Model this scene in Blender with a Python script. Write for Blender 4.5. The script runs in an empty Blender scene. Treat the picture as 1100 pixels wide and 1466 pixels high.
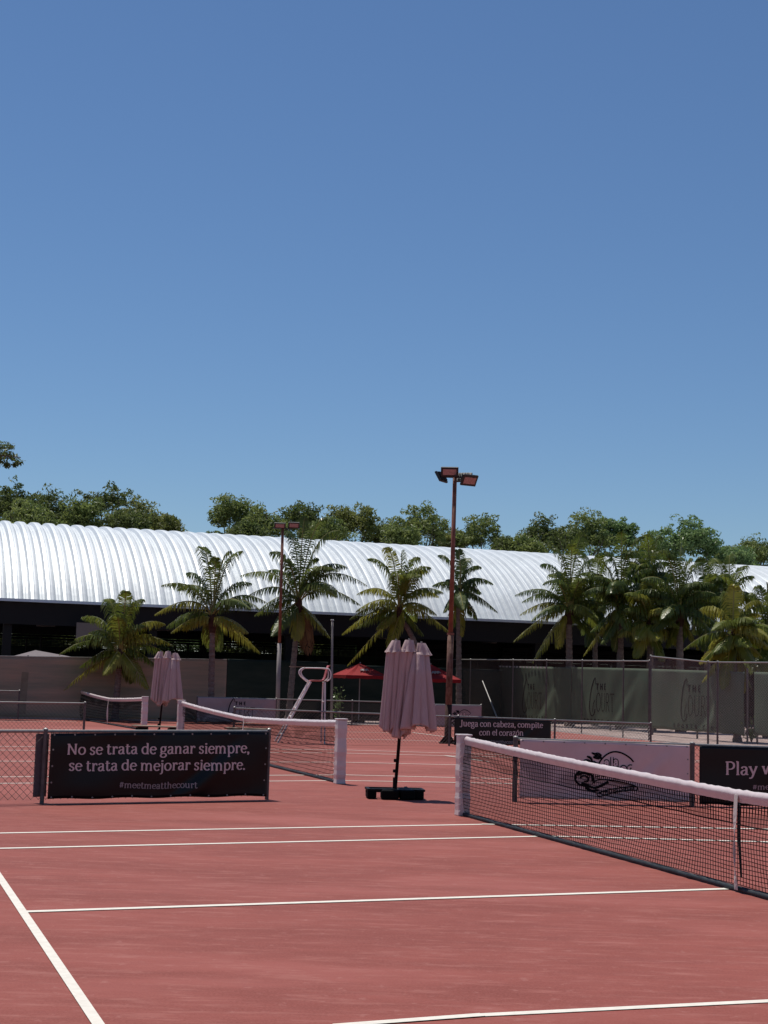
import bpy, bmesh, math, random
import numpy as np
from mathutils import Vector, Matrix

C = bpy.context.scene.collection
R = math.radians
# ------------------------------------------------------------------ camera
F, PITCH, ROLL, EYE = 2106.68, 0.112, 0.028, 1.854      # focal length in photo pixels (1100 x 1466)
YAW, NX, NY = -0.339, 3.34, 13.723                      # heading and centre of the nearest net
_cp, _sp, _cr, _sr = math.cos(PITCH), math.sin(PITCH), math.cos(ROLL), math.sin(ROLL)
FWD = np.array([0, _cp, _sp]); UP0 = np.array([0, -_sp, _cp]); RT0 = np.array([1., 0, 0])
RT = _cr * RT0 + _sr * UP0
UP = -_sr * RT0 + _cr * UP0
cam_d = bpy.data.cameras.new('camera')
cam_d.sensor_fit = 'VERTICAL'; cam_d.sensor_height = 36.0
cam_d.lens = F / 1466 * 36.0
cam_d.clip_end = 2000
cam = bpy.data.objects.new('camera', cam_d); C.objects.link(cam)
cam.matrix_world = Matrix(((RT[0], UP[0], -FWD[0], 0), (RT[1], UP[1], -FWD[1], 0), (RT[2], UP[2], -FWD[2], EYE), (0, 0, 0, 1)))
bpy.context.scene.camera = cam
# ------------------------------------------------------------------ light
SUN = np.array([-0.20, 0.28, 1.0]); SUN /= np.linalg.norm(SUN)
w = bpy.data.worlds.new('World'); bpy.context.scene.world = w; w.use_nodes = True
nt = w.node_tree; nt.nodes.clear()
sky = nt.nodes.new('ShaderNodeTexSky'); sky.sky_type = 'NISHITA'; sky.sun_disc = False
sky.sun_elevation = math.asin(SUN[2]); sky.sun_rotation = math.atan2(SUN[0], SUN[1])
sky.air_density = 1.07; sky.dust_density = 0.0; sky.ozone_density = 9.6; sky.altitude = 0
bg = nt.nodes.new('ShaderNodeBackground'); bg.inputs['Strength'].default_value = 0.082
wo = nt.nodes.new('ShaderNodeOutputWorld')
nt.links.new(sky.outputs[0], bg.inputs['Color']); nt.links.new(bg.outputs[0], wo.inputs['Surface'])
sl = bpy.data.lights.new('sun', 'SUN'); sl.energy = 5.0; sl.angle = R(0.53); sl.color = (1.0, 0.95, 0.88)
so = bpy.data.objects.new('sun', sl); C.objects.link(so)
so.rotation_euler = Vector(SUN).to_track_quat('Z', 'Y').to_euler()
vs = bpy.context.scene.view_settings
vs.view_transform = 'Standard'; vs.look = 'None'; vs.gamma = 1; vs.exposure = 0.0
bpy.context.scene.cycles.max_bounces = 8
bpy.context.scene.cycles.transparent_max_bounces = 24

# ------------------------------------------------------------------ places
DU = np.array([math.sin(YAW), math.cos(YAW)]); DV = np.array([-math.cos(YAW), math.sin(YAW)])
NC = np.array([NX, NY]); EYEP = np.array([0, 0, EYE])
def P(u, v, z=0.0):                    # u runs along the nets away from the viewer, v across the courts to the left
    q = NC + u * DU + v * DV
    return np.array([q[0], q[1], z])
def ray(px, py): return ((px - 550) / F) * RT - ((py - 733) / F) * UP + FWD
def gp(px, py, z=0.0):
    d = ray(px, py); return EYEP + d * ((z - EYE) / d[2])
def at(px, py, Y):
    d = ray(px, py); return EYEP + d * (Y / d[1])
def onu(px, py, u):
    d = ray(px, py); return EYEP + d * ((u + NC @ DU) / (d[:2] @ DU))
def onv(px, py, v):
    d = ray(px, py); return EYEP + d * ((v + NC @ DV) / (d[:2] @ DV))
def uvof(p): return (p[:2] - NC) @ DU, (p[:2] - NC) @ DV
def nrm(a): a = np.asarray(a, float); return a / (np.linalg.norm(a) + 1e-12)
Zv = np.array([0, 0, 1.])

# ------------------------------------------------------------------ materials
def mat(name, col, rough=0.7, metal=0.0, var=0.0, vscale=4.0, col2=None, bump=0.0, bscale=40.0, spec=0.3, trans=0.0, stretch=None):
    m = bpy.data.materials.new(name); m.use_nodes = True
    n = m.node_tree; b = n.nodes['Principled BSDF']; L = n.links.new
    b.inputs['Base Color'].default_value = (*col, 1); b.inputs['Roughness'].default_value = rough
    b.inputs['Metallic'].default_value = metal; b.inputs['Specular IOR Level'].default_value = spec
    tc = n.nodes.new('ShaderNodeTexCoord'); src = tc.outputs['Object']
    if stretch:
        mp = n.nodes.new('ShaderNodeMapping'); mp.inputs['Scale'].default_value = stretch; L(src, mp.inputs[0]); src = mp.outputs[0]
    if var > 0 or col2:
        t = n.nodes.new('ShaderNodeTexNoise'); t.inputs['Scale'].default_value = vscale; t.inputs['Detail'].default_value = 6; t.inputs['Roughness'].default_value = 0.65
        L(src, t.inputs['Vector'])
        r = n.nodes.new('ShaderNodeValToRGB'); r.color_ramp.elements[0].position = .32; r.color_ramp.elements[1].position = .68
        c2 = col2 or tuple(min(1, c * (1 + var)) for c in col); c1 = col if col2 else tuple(c * (1 - var) for c in col)
        r.color_ramp.elements[0].color = (*c1, 1); r.color_ramp.elements[1].color = (*c2, 1)
        L(t.outputs['Fac'], r.inputs[0]); L(r.outputs[0], b.inputs['Base Color'])
    if bump > 0:
        t2 = n.nodes.new('ShaderNodeTexNoise'); t2.inputs['Scale'].default_value = bscale; t2.inputs['Detail'].default_value = 4
        L(src, t2.inputs['Vector']); bp = n.nodes.new('ShaderNodeBump'); bp.inputs['Strength'].default_value = bump; bp.inputs['Distance'].default_value = 0.02
        L(t2.outputs['Fac'], bp.inputs['Height']); L(bp.outputs[0], b.inputs['Normal'])
    if trans > 0:
        tr = n.nodes.new('ShaderNodeBsdfTranslucent'); mx = n.nodes.new('ShaderNodeMixShader'); mx.inputs[0].default_value = trans
        if b.inputs['Base Color'].is_linked: L(b.inputs['Base Color'].links[0].from_socket, tr.inputs[0])
        else: tr.inputs[0].default_value = (*col, 1)
        L(b.outputs[0], mx.inputs[1]); L(tr.outputs[0], mx.inputs[2]); L(mx.outputs[0], n.nodes['Material Output'].inputs['Surface'])
    return m

def court_material():
    m = bpy.data.materials.new('red_hard_court'); m.use_nodes = True
    n = m.node_tree; b = n.nodes['Principled BSDF']; L = n.links.new
    tc = n.nodes.new('ShaderNodeTexCoord')
    def noise(scale, detail, rough, rot=0.0, st=(1, 1, 1), dist=0.0):
        mp = n.nodes.new('ShaderNodeMapping'); mp.inputs['Rotation'].default_value = (0, 0, rot); mp.inputs['Scale'].default_value = st; L(tc.outputs['Object'], mp.inputs[0])
        t = n.nodes.new('ShaderNodeTexNoise'); t.inputs['Scale'].default_value = scale; t.inputs['Detail'].default_value = detail; t.inputs['Roughness'].default_value = rough; t.inputs['Distortion'].default_value = dist
        L(mp.outputs[0], t.inputs[0]); return t.outputs['Fac']
    def ramp(src, a, b_, ca=(0, 0, 0, 1), cb=(1, 1, 1, 1)):
        r = n.nodes.new('ShaderNodeValToRGB'); e = r.color_ramp.elements; e[0].position = a; e[0].color = ca; e[1].position = b_; e[1].color = cb; L(src, r.inputs[0]); return r.outputs[0]
    def mix(f, a, col, amt=1.0):
        x = n.nodes.new('ShaderNodeMix'); x.data_type = 'RGBA'
        if amt != 1.0:
            q = n.nodes.new('ShaderNodeMath'); q.operation = 'MULTIPLY'; L(f, q.inputs[0]); q.inputs[1].default_value = amt; f = q.outputs[0]
        L(f, x.inputs['Factor']); L(a, x.inputs['A']); x.inputs['B'].default_value = (*col, 1); return x.outputs['Result']
    c = ramp(noise(0.8, 10, .72, .2, (.5, 1.5, 1)), .40, .60, (0.162, 0.0365, 0.026, 1), (0.226, 0.0565, 0.0425, 1))
    c = mix(ramp(noise(.23, 6, .62, .2, (.5, 1.3, 1)), .52, .62), c, (0.272, 0.080, 0.066), .75)         # repainted areas
    c = mix(ramp(noise(.45, 8, .7, -.25, (.4, 1.6, 1), .6), .55, .62), c, (0.150, 0.040, 0.033), .35)     # damp darker stains
    c = mix(ramp(noise(1.7, 9, .78, .3, (1.0, 5, 1)), .51, .63), c, (0.31, 0.122, 0.100), .65)           # pale brushed scuffs
    c = mix(ramp(noise(2.6, 9, .8, -.5, (1.0, 7, 1)), .54, .66), c, (0.150, 0.044, 0.037), .32)           # dark slide marks
    c = mix(ramp(noise(9, 5, .65), .60, .68), c, (0.31, 0.135, 0.115), .5)                                # ball marks and dust
    c = mix(ramp(noise(60, 4, .7), .42, .60), c, (0.272, 0.080, 0.064), .5)                              # sandy grain
    L(c, b.inputs['Base Color']); b.inputs['Roughness'].default_value = .8; b.inputs['Specular IOR Level'].default_value = .25
    bp = n.nodes.new('ShaderNodeBump'); bp.inputs['Strength'].default_value = .3; bp.inputs['Distance'].default_value = .004; L(noise(140, 3, .6), bp.inputs['Height']); L(bp.outputs[0], b.inputs['Normal'])
    return m

M = dict(
    court=court_material(),
    line=mat('white_court_paint', (.58, .54, .47), .75, col2=(.68, .64, .565), vscale=14),
    dirt=mat('pale_gravel', (.30, .225, .205), .95, var=.35, vscale=1.5, bump=.4, bscale=30),
    vinyl=mat('white_vinyl', (.62, .53, .515), .30, var=.07, vscale=9, bump=.14, bscale=20, spec=.7),
    netblack=mat('black_net_cord', (.004, .004, .0045), .8, spec=.1),
    grayband=mat('grey_net_hem', (.018, .022, .027), .6, var=.4, vscale=12),
    strap=mat('worn_white_strap', (.56, .50, .46), .7, var=.15, vscale=8),
    steel=mat('dull_pipe', (.11, .095, .09), .5, metal=.2, var=.25, vscale=14),
    rail=mat('galvanised_rail', (.25, .24, .225), .42, metal=.4, var=.2, vscale=14),
    wire=mat('backlit_galvanised_wire', (.10, .075, .07), .6, metal=.3),  # galvanised wire seen backlit, its shade put into a dark reddish colour
    wirepale=mat('bright_reflecting_wire', (.32, .31, .30), .45, metal=.4),  # same wire with its bright reflection put into the colour
    black_banner=mat('black_banner_vinyl', (.0045, .004, .005), .33, var=.2, vscale=3, spec=.26),
    white_banner=mat('white_banner_vinyl', (.64, .50, .47), .5, var=.08, vscale=1.5),
    far_banner=mat('greyish_banner_vinyl', (.34, .275, .265), .6, var=.12, vscale=1.5),  # greyer and dimmer than the near white banner
    letter=mat('pink_white_lettering', (.64, .52, .50), .6),
    letterdim=mat('grey_lettering', (.34, .27, .265), .6),
    ink=mat('black_ink', (.004, .004, .006), .6, spec=.1),
    inkdim=mat('faded_black_ink', (.014, .015, .014), .7, spec=.1),
    flap=mat('grey_fabric_flap', (.105, .09, .095), .7, var=.15),
    pinkcloth=mat('dusty_pink_canvas', (.50, .365, .35), .85, var=.10, vscale=3, bump=.55, bscale=7, stretch=(5, 5, .7), trans=.10),
    blackmetal=mat('black_powder_coat', (.004, .004, .0045), .5, spec=.12),
    blackplastic=mat('black_base_plastic', (.004, .004, .004), .75, var=.3, vscale=8, spec=.08),
    sandbag=mat('grey_sandbag', (.075, .072, .068), .7, var=.3, vscale=8, bump=.4, bscale=15),
    rustpaint=mat('brown_lamp_paint', (.19, .068, .042), .6, var=.3, vscale=5),
    rustpeel=mat('rust_and_peeling_paint', (.075, .026, .016), .85, col2=(.23, .14, .105), vscale=9, bump=.5, bscale=14, stretch=(1, 1, .5)),
    darkrust=mat('dark_rust', (.040, .016, .012), .85, var=.4, vscale=8, bump=.4, bscale=14),
    lampblack=mat('lamp_housing', (.012, .011, .011), .45, spec=.5),
    lampglass=mat('led_lens', (.36, .20, .18), .25, var=.25, vscale=18, spec=.6),  # reddish reflection of the court is put into the lens colour
    polewhite=mat('dull_white_pole', (.26, .23, .22), .6, var=.15, vscale=4),
    wood=mat('weathered_bench_plank', (.24, .185, .13), .7, var=.25, vscale=9, stretch=(1, 8, 8)),
    alu=mat('white_painted_steel', (.74, .68, .65), .5, var=.1, vscale=10),
    redseat=mat('red_plastic_seat', (.30, .06, .065), .45, var=.1),
    redcanvas=mat('red_parasol_canvas', (.25, .010, .011), .8, var=.1, vscale=5, trans=.15),
    roof=mat('galvalume_roof', (.60, .635, .645), .42, metal=.2, var=.07, vscale=.9, stretch=(1, 1, .3), spec=.5),
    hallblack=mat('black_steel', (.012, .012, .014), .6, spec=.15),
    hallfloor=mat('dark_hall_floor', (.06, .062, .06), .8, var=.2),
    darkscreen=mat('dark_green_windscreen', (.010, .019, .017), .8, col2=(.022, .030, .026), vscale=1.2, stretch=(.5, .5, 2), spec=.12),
    tanscreen=mat('tan_windscreen', (.37, .275, .20), .85, col2=(.185, .19, .14), vscale=1.1, stretch=(.22, .22, 2.6), spec=.15),
    sunband=mat('sunlit_windscreen_band', (.19, .17, .12), .85, var=.15, vscale=4),  # sunlight on the tan screen, put into a paler colour
    greenscreen=mat('grey_green_windscreen', (.080, .112, .078), .85, col2=(.094, .112, .082), vscale=1.3, stretch=(.6, .6, 1.6), spec=.12),
    beige=mat('beige_board', (.17, .145, .135), .8, var=.05),
    tent=mat('grey_tent_fabric', (.2, .17, .175), .8, var=.08, trans=.15),
    palmtrunk=mat('palm_trunk', (.10, .072, .060), .9, col2=(.21, .17, .15), vscale=5, bump=.6, bscale=10, stretch=(1, 1, 2.5)),
    palmfibre=mat('palm_crown_fibre', (.055, .028, .020), .95, var=.4, vscale=7, bump=.6, bscale=12),
    rachis=mat('palm_rachis', (.22, .20, .06), .5, var=.2),
    bark=mat('tree_bark', (.11, .09, .075), .9, var=.3, vscale=5, bump=.5, bscale=9),
)
def leafmat(name, a, b2, rough=.32, trans=.25, vs=1.6): return mat(name, a, rough, col2=b2, vscale=vs, trans=trans, spec=.33)
PALM = [leafmat('palm_leaf_green', (.074, .110, .018), (.190, .215, .034), .36, .42),
        leafmat('palm_leaf_yellowing', (.16, .17, .026), (.35, .325, .050), .36, .42),
        leafmat('palm_leaf_dark', (.046, .078, .016), (.115, .148, .030), .36, .40),
        leafmat('palm_leaf_dead', (.09, .045, .022), (.16, .09, .045), .8, .1)]
TREE = [leafmat('tree_leaf_dark', (.070, .104, .028), (.150, .175, .050), .5, .45, .6),
        leafmat('tree_leaf_mid', (.115, .165, .044), (.235, .265, .080), .5, .45, .6),
        leafmat('tree_leaf_fresh', (.110, .195, .070), (.230, .310, .120), .38, .45, .6),
        leafmat('tree_leaf_olive', (.130, .158, .040), (.240, .250, .070), .5, .45, .6)]

# ------------------------------------------------------------------ mesh helpers
LOC = {}
class MB:
    def __init__(s): s.v = []; s.f = []
    def add(s, vs, fs):
        k = len(s.v); s.v += [tuple(map(float, a)) for a in vs]; s.f += [tuple(i + k for i in f) for f in fs]; return s
    def hexa(s, b4, t4):       # bottom loop, top loop
        n = len(b4); vs = list(b4) + list(t4)
        fs = [tuple(range(n))[::-1], tuple(range(n, 2 * n))] + [(i, (i + 1) % n, n + (i + 1) % n, n + i) for i in range(n)]
        return s.add(vs, fs)
    def box(s, c, x, y, z, ax=(1, 0, 0), ay=(0, 1, 0), az=(0, 0, 1)):   # full sizes, centre c
        c = np.asarray(c, float); a, b, d = np.asarray(ax, float) * x / 2, np.asarray(ay, float) * y / 2, np.asarray(az, float) * z / 2
        return s.hexa([c - a - b - d, c + a - b - d, c + a + b - d, c - a + b - d], [c - a - b + d, c + a - b + d, c + a + b + d, c - a + b + d])
    def tube(s, pts, r, n=6, cap=True):
        pts = [np.asarray(p, float) for p in pts]; m = len(pts); rs = r if hasattr(r, '__len__') else [r] * m
        vs = []; fs = []; ref = None
        for i, p in enumerate(pts):
            t = nrm(pts[min(i + 1, m - 1)] - pts[max(i - 1, 0)])
            if ref is None: ref = nrm(np.cross(t, Zv if abs(t[2]) < .9 else np.array([1., 0, 0])))
            a = nrm(ref - t * (ref @ t)); ref = a; b = np.cross(t, a)
            for k in range(n):
                th = 2 * math.pi * k / n; vs.append(p + rs[i] * (math.cos(th) * a + math.sin(th) * b))
        for i in range(m - 1):
            for k in range(n): fs.append((i * n + k, i * n + (k + 1) % n, (i + 1) * n + (k + 1) % n, (i + 1) * n + k))
        if cap: fs.append(tuple(range(n))[::-1]); fs.append(tuple(range((m - 1) * n, m * n)))
        return s.add(vs, fs)
    def grid(s, rows):         # rows of equal length
        n = len(rows[0]); vs = [p for r_ in rows for p in r_]
        return s.add(vs, [(i * n + k, i * n + k + 1, (i + 1) * n + k + 1, (i + 1) * n + k) for i in range(len(rows) - 1) for k in range(n - 1)])
    def build(s, name, m, parent=None, smooth=False, thick=0, bevel=0):
        off = np.array(LOC.get(parent.name, (0, 0, 0))) if parent else np.zeros(3)
        me = bpy.data.meshes.new(name); me.from_pydata((np.array(s.v) - off).tolist() if len(s.v) else [], [], s.f)
        me.materials.append(m); 
        if smooth: me.polygons.foreach_set('use_smooth', [True] * len(me.polygons))
        me.update()
        o = bpy.data.objects.new(name, me); C.objects.link(o)
        if parent: o.parent = parent; LOC[o.name] = off
        if thick: md = o.modifiers.new('thickness', 'SOLIDIFY'); md.thickness = thick; md.offset = 0
        if bevel: md = o.modifiers.new('bevel', 'BEVEL'); md.width = bevel; md.segments = 2; md.limit_method = 'ANGLE'
        return o
def thing(name, label, cat, loc=(0, 0, 0), group=None):
    o = bpy.data.objects.new(name, None); C.objects.link(o); o.location = [float(a) for a in loc]
    o.empty_display_size = .2; LOC[o.name] = tuple(map(float, loc)); return tag(o, label, cat, group)
def tag(o, label, cat, group=None):
    o['label'] = label; o['category'] = cat
    if group: o['group'] = group
    return o
def struct(o, label=None): o['kind'] = 'structure'; return o

# ------------------------------------------------------------------ ground
g = MB(); n = 48
g.add([(0, 40, -.004)] + [(600 * math.cos(2 * math.pi * k / n), 40 + 600 * math.sin(2 * math.pi * k / n), -.004) for k in range(n)], [(0, 1 + k, 1 + (k + 1) % n) for k in range(n)])
struct(g.build('ground', M['dirt']))
MB().add([P(-30, 30), P(-30, -17.4), P(43.2, -17.4), P(43.2, 30)], [(3, 2, 1, 0)]).build('court_surface', M['court'])
struct(bpy.data.objects['court_surface'])
def lines(name, segs, wd, z=.004):
    m = MB()
    for i, (a, b) in enumerate(segs):
        hw = (wd[i] if isinstance(wd, list) else wd) / 2; a = np.array(a[:2]); b = np.array(b[:2]); d = nrm(b - a); q = np.array([-d[1], d[0]]) * hw
        m.add([(*(a - q), z), (*(b - q), z), (*(b + q), z), (*(a + q), z)], [(0, 1, 2, 3)]); z += .0006
    return struct(m.build(name, M['line']))
def ext(a, b, s0, s1):        # lengthen the segment a-b
    a = a[:2]; b = b[:2]; d = b - a; return a - d * s0, b + d * s1
SL = [gp(0, 1257), gp(140, 1466)]
nb = P(0, 0)
near = [ext(gp(0, 1193), gp(690, 1180.5), .8, .03), ext(gp(0, 1215), gp(778, 1197.5), .8, 0), ext(gp(691, 1454), gp(1100, 1434), 0, .3),
        (gp(33, 1306), gp(1057, 1272.5)), ext(SL[0], SL[1], .78, .6)]
near += [ext(gp(536, 1465.5), gp(691, 1454), .35, .0), ext(gp(690, 1180.5), gp(1100, 1187.5), 0, .8), ext(gp(778, 1197.5), gp(1100, 1206), 0, 1.0)]
lines('near_court_lines', near, [.085, .085, .072, .085, .066, .072, .085, .085])
c2 = []
for u, yl, yr, y0 in ((1, 1117.6, 1120.6, 1121.7), (2, 1109.6, 1113.6, 1112.6), (3, 1091.5, 1095.5, 1090.1), (4, 1078.5, 1082.7, 1074.3), (5, 1074, 1079, 1069)):
    a, b = gp(491, yl), gp(658, yr); e0 = gp(0, y0)
    c2.append((e0 + (e0 - a) * .5, a)); c2.append(ext(a, b, 0, {3: .0}.get(u, 2.6)))
c2.append((gp(591, 1049), gp(660, 1058)))
c2.append((gp(636, 1082), gp(700, 1091)))
lines('middle_court_lines', c2, .075)
c3 = [(gp(491, 1057.6), gp(660, 1062)), (gp(0, 1032.5), gp(110, 1033.5)), (gp(0, 1044), gp(120, 1045)), (gp(491, 1062 - 14), gp(560, 1049))]
lines('far_court_lines', c3, .07)
# kerb strip between the courts and the tall fence
MB().hexa([P(20, -17.55), P(20, -17.7), P(52, -17.7), P(52, -17.55)][::-1], [P(20, -17.55, .08), P(20, -17.7, .08), P(52, -17.7, .08), P(52, -17.55, .08)][::-1])

# ------------------------------------------------------------------ tennis nets
def net(A, B, hA, hC, hB, label, postB=True, seed=1, cord=.0028, sp=.05, pw=.17, ts=.5, strapback=False):
    rnd = random.Random(seed)
    A = np.array([A[0], A[1], 0.]); B = np.array([B[0], B[1], 0.]); L = np.linalg.norm(B - A); d = (B - A) / L
    nv = np.array([-d[1], d[0], 0.])
    if nv[1] > 0: nv = -nv                        # towards the viewer
    root = thing('tennis_net', label, 'tennis net', (A + B) / 2, 'tennis nets')
    def top(t):
        k = abs(t - ts) / (ts if t < ts else 1 - ts); h = hA if t < ts else hB
        return hC + (h - hC) * (0.55 * k + 0.45 * k * k)
    for i, (Q, h, s) in enumerate(((A, hA, -1), (B, hB, 1))):
        c = Q + d * s * pw * .5
        rows = []; kz = 14
        m = MB(); ring = []
        for j in range(kz + 1):
            z = (h + .01) * j / kz; tw = rnd.uniform(-.004, .004); w2 = pw / 2 + rnd.uniform(-.005, .005)
            ring.append([c + d * a * (w2 + tw) + nv * b * w2 + Zv * z for a, b in ((-1, -1), (1, -1), (1, 1), (-1, 1))])
        vs = [p for r_ in ring for p in r_]; fs = [(j * 4 + k, j * 4 + (k + 1) % 4, j * 4 + 4 + (k + 1) % 4, j * 4 + 4 + k) for j in range(kz) for k in range(4)]
        m.add(vs, fs + [(3, 2, 1, 0), (kz * 4, kz * 4 + 1, kz * 4 + 2, kz * 4 + 3)])
        po = m.build('post', M['vinyl'], root, bevel=.012)
        cap = MB().box(c + Zv * (h + .022), pw + .02, pw + .02, .022, d, nv).build('post_cap', M['vinyl'], po, bevel=.008)
        zz = []; e = c - d * s * (pw * .5 + .012)
        for j in range(11):
            z = h * (.06 + .085 * j); zz += [e + nv * (pw * .5 + .004) + Zv * z, e + nv * (pw * .3) - d * s * .03 + Zv * (z + .02)]
        lc = MB().tube(zz, .005, 4)
        lc.build('lacing_or_light_slits', M['vinyl'], po)
    m = MB(); S = int(L / sp)
    bulge = lambda t, f: nv * .05 * math.sin(math.pi * f) * math.sin(3.1 * t * L / 4 + 1.0)
    bd = .11
    for i in range(S + 1):                        # vertical cords
        t = i / S; zt = top(t) - bd * .7
        pts = [A + d * L * t + Zv * (.06 + (zt - .06) * f) + bulge(t, f) + d * .012 * math.sin(9 * f + i * .3) * (1 - f) for f in (0, .25, .5, .75, 1)]
        m.tube(pts, cord * .8, 3, False)
    H = int(1 / sp); K = max(24, int(L * 5))
    for j in range(H + 1):
        f = j / H
        m.tube([A + d * L * k / K + Zv * (.06 + (top(k / K) - bd * .7 - .06) * f) + bulge(k / K, f) + Zv * .004 * math.sin(k * 1.3 + j) for k in range(K + 1)], cord * (1.9 if j in (int(H * .7), H) else 1.0), 3, False)
    # doubled netting below the band
    for i in range(S):
        t = (i + .5) / S; z1 = top(t) - bd * .7; z0 = .06 + (z1 - .06) * .7
        m.tube([A + d * L * t + Zv * z0 - nv * .015, A + d * L * t + Zv * z1 - nv * .015], cord * .7, 3, False)
    m.build('netting', M['netblack'], root)
    m = MB(); rows = [[] for _ in range(10)]; K = int(L * 16)
    pk = [rnd.gauss(0, 1) for _ in range(K + 3)]
    for k in range(K + 1):
        t = k / K; zt = top(t); c = A + d * L * t; q = pk[k] * .0030; q2 = (pk[k] + pk[k + 1]) * .0020
        prof = [(-.009, -bd), (-.014, -bd * .55), (-.022, -.034), (-.014, -.008), (0, .006), (.013, -.003), (.026, -.020), (.031, -.042), (.021, -bd * .62), (.009, -bd)]
        for r_, (a, z) in enumerate(prof): rows[r_].append(c + nv * (a + (q2 if r_ > 4 else 0)) + Zv * (zt + z + (q if 2 < r_ < 6 else q * .4)))
    m.grid(rows).build('top_band', M['vinyl'], root, smooth=True)
    m = MB(); rows = [[] for _ in range(4)]
    for k in range(K + 1):
        c = A + d * L * k / K; q = pk[k] * .004
        for r_, (a, z) in enumerate(((.018, .004), (.026 + q, .022), (.018, .046 + q), (-.02, .05))): rows[r_].append(c + nv * a + Zv * z)
    m.grid(rows).build('hem', M['grayband'], root, smooth=True)
    c = A + d * L * ts; hC2 = top(ts)
    m = MB(); rows = []
    for j in range(15):
        f = j / 14; z = .02 + (hC2 - .06) * f; tw = .9 * math.sin(math.pi * min(1, f * 1.25)) ** 2
        ax = d * math.cos(tw) + nv * math.sin(tw); e = c + nv * (.035 + .02 * math.sin(math.pi * f)) + Zv * z
        rows.append([e - ax * .030, e + ax * .030])
    st = m.grid(rows).build('center_strap', M['strap'], root, thick=.004)
    if strapback:
        MB().tube([c - nv * .03 - d * .06 + Zv * (hC2 - .13), c - nv * .05 - d * .09 + Zv * .45, c - nv * .06 - d * .07 + Zv * .12], [.012, .016, .010], 5).build('strap_end', M['grayband'], root)
    return root
PA = gp(665, 1168.5)
A1 = PA[:2]; C1 = P(0, 0)[:2]
B1 = C1 + (C1 - A1)
net(A1, B1, 1.075, .914, 1.075, 'nearest tennis net with a white centre strap, cut by the right edge', cord=.0042, strapback=True)
A2 = gp(484, 1121.5); B2 = onv(261, 1006, -.25)
net(A2, B2, 1.09, .93, 1.10, 'middle tennis net rising behind the black banner with the two line slogan', seed=2, cord=.0042, sp=.075)
A3 = gp(205, 1046); B3 = gp(113.5, 1030)
net(A3, B3, 1.03, .90, 1.07, 'farthest and smallest tennis net in front of the tan windscreen', seed=3, cord=.0065, sp=.11)

# ------------------------------------------------------------------ chain link fences
def fence(name, A, B, zA, zB, posts, label, group, pitch=.105, wr=.0034, wmat='wire', pr=.03, rr=.022, root=None, gap=.05, postmat='steel', railmat='rail', z0=(0, 0)):
    A = np.array([A[0], A[1], 0.]); B = np.array([B[0], B[1], 0.]); L = np.linalg.norm(B - A); d = (B - A) / L
    top = lambda s: zA + (zB - zA) * s / L
    bot = lambda s: z0[0] + (z0[1] - z0[0]) * s / L + gap
    root = root or thing(name, label, 'fence', A, group)
    for f in posts:
        c = A + d * L * f; h = top(L * f)
        po = MB().tube([c + Zv * (bot(L * f) - gap - .03), c + Zv * (h + .02)], pr, 10).build('post', M[postmat], root, smooth=False)
        MB().tube([c + Zv * (h + .02), c + Zv * (h + .035), c + Zv * (h + .05)], [pr * 1.15, pr * 1.1, pr * .3], 10).build('post_cap', M[railmat], po)
    MB().tube([A + Zv * zA, B + Zv * zB], rr, 8).build('top_rail', M[railmat], root)
    m = MB()
    hmax = max(zA, zB) + .1
    for sgn in (1, -1):
        s = -hmax - pitch
        while s < L + hmax:
            # wire from (s at ground) climbing at ~45 degrees
            s0, s1 = s, s + sgn * hmax
            pts = []
            # clip to rectangle
            t0, t1 = 0., 1.
            f = lambda t: s0 + (s1 - s0) * t
            for lim, side in ((0, 1), (L, -1)):
                a, b = (f(0) - lim) * side, (f(1) - lim) * side
                if a < 0 and b < 0: t0, t1 = 1, 0
                elif a < 0: t0 = max(t0, a / (a - b))
                elif b < 0: t1 = min(t1, a / (a - b))
            lo = bot(np.clip(f(t0), 0, L)) / hmax; t0 = max(t0, lo); hi = top(np.clip(f(t1), 0, L)) / hmax; t1 = min(t1, hi)
            if t1 - t0 > .01:
                m.tube([A + d * f(t) + Zv * hmax * t + np.array([0, -.002 * sgn, 0]) for t in (t0, t1)], wr, 3, False)
            s += pitch
    m.build('chain_link', M[wmat], root)
    return root
# first divider
D1a = gp(60, 1150); D1b = gp(382, 1144.5)
dd = nrm(D1b - D1a); D1L = D1a - dd * 3.2
zl = onu  # alias
def topz(px, py, base):    # height of the pixel above the ground point base
    return at(px, py, base[1])[2]
fence('low_fence', D1L, D1b, topz(0, 1050, D1L + dd * 2.0), topz(385, 1047, D1b), (0.0, 3.2 / np.linalg.norm(D1b - D1L), 1.0), 'low chain link fence at left that carries the two line black banner', 'low fences between the courts')
D1c = gp(737, 1148); D1d = gp(991, 1153.5); d2 = nrm(D1d - D1c); D1e = D1c + d2 * 6.2
z1c, z1d = topz(740, 1058, D1c), topz(993, 1066.5, D1d)
fence('low_fence', D1c, D1e, z1c, z1d + (z1d - z1c) * 1.1, (0.0, np.linalg.norm(D1d - D1c) / 6.2, 1.0), 'low fence behind the nearest net carrying the white burger banner', 'low fences between the courts', pr=.038)
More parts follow.
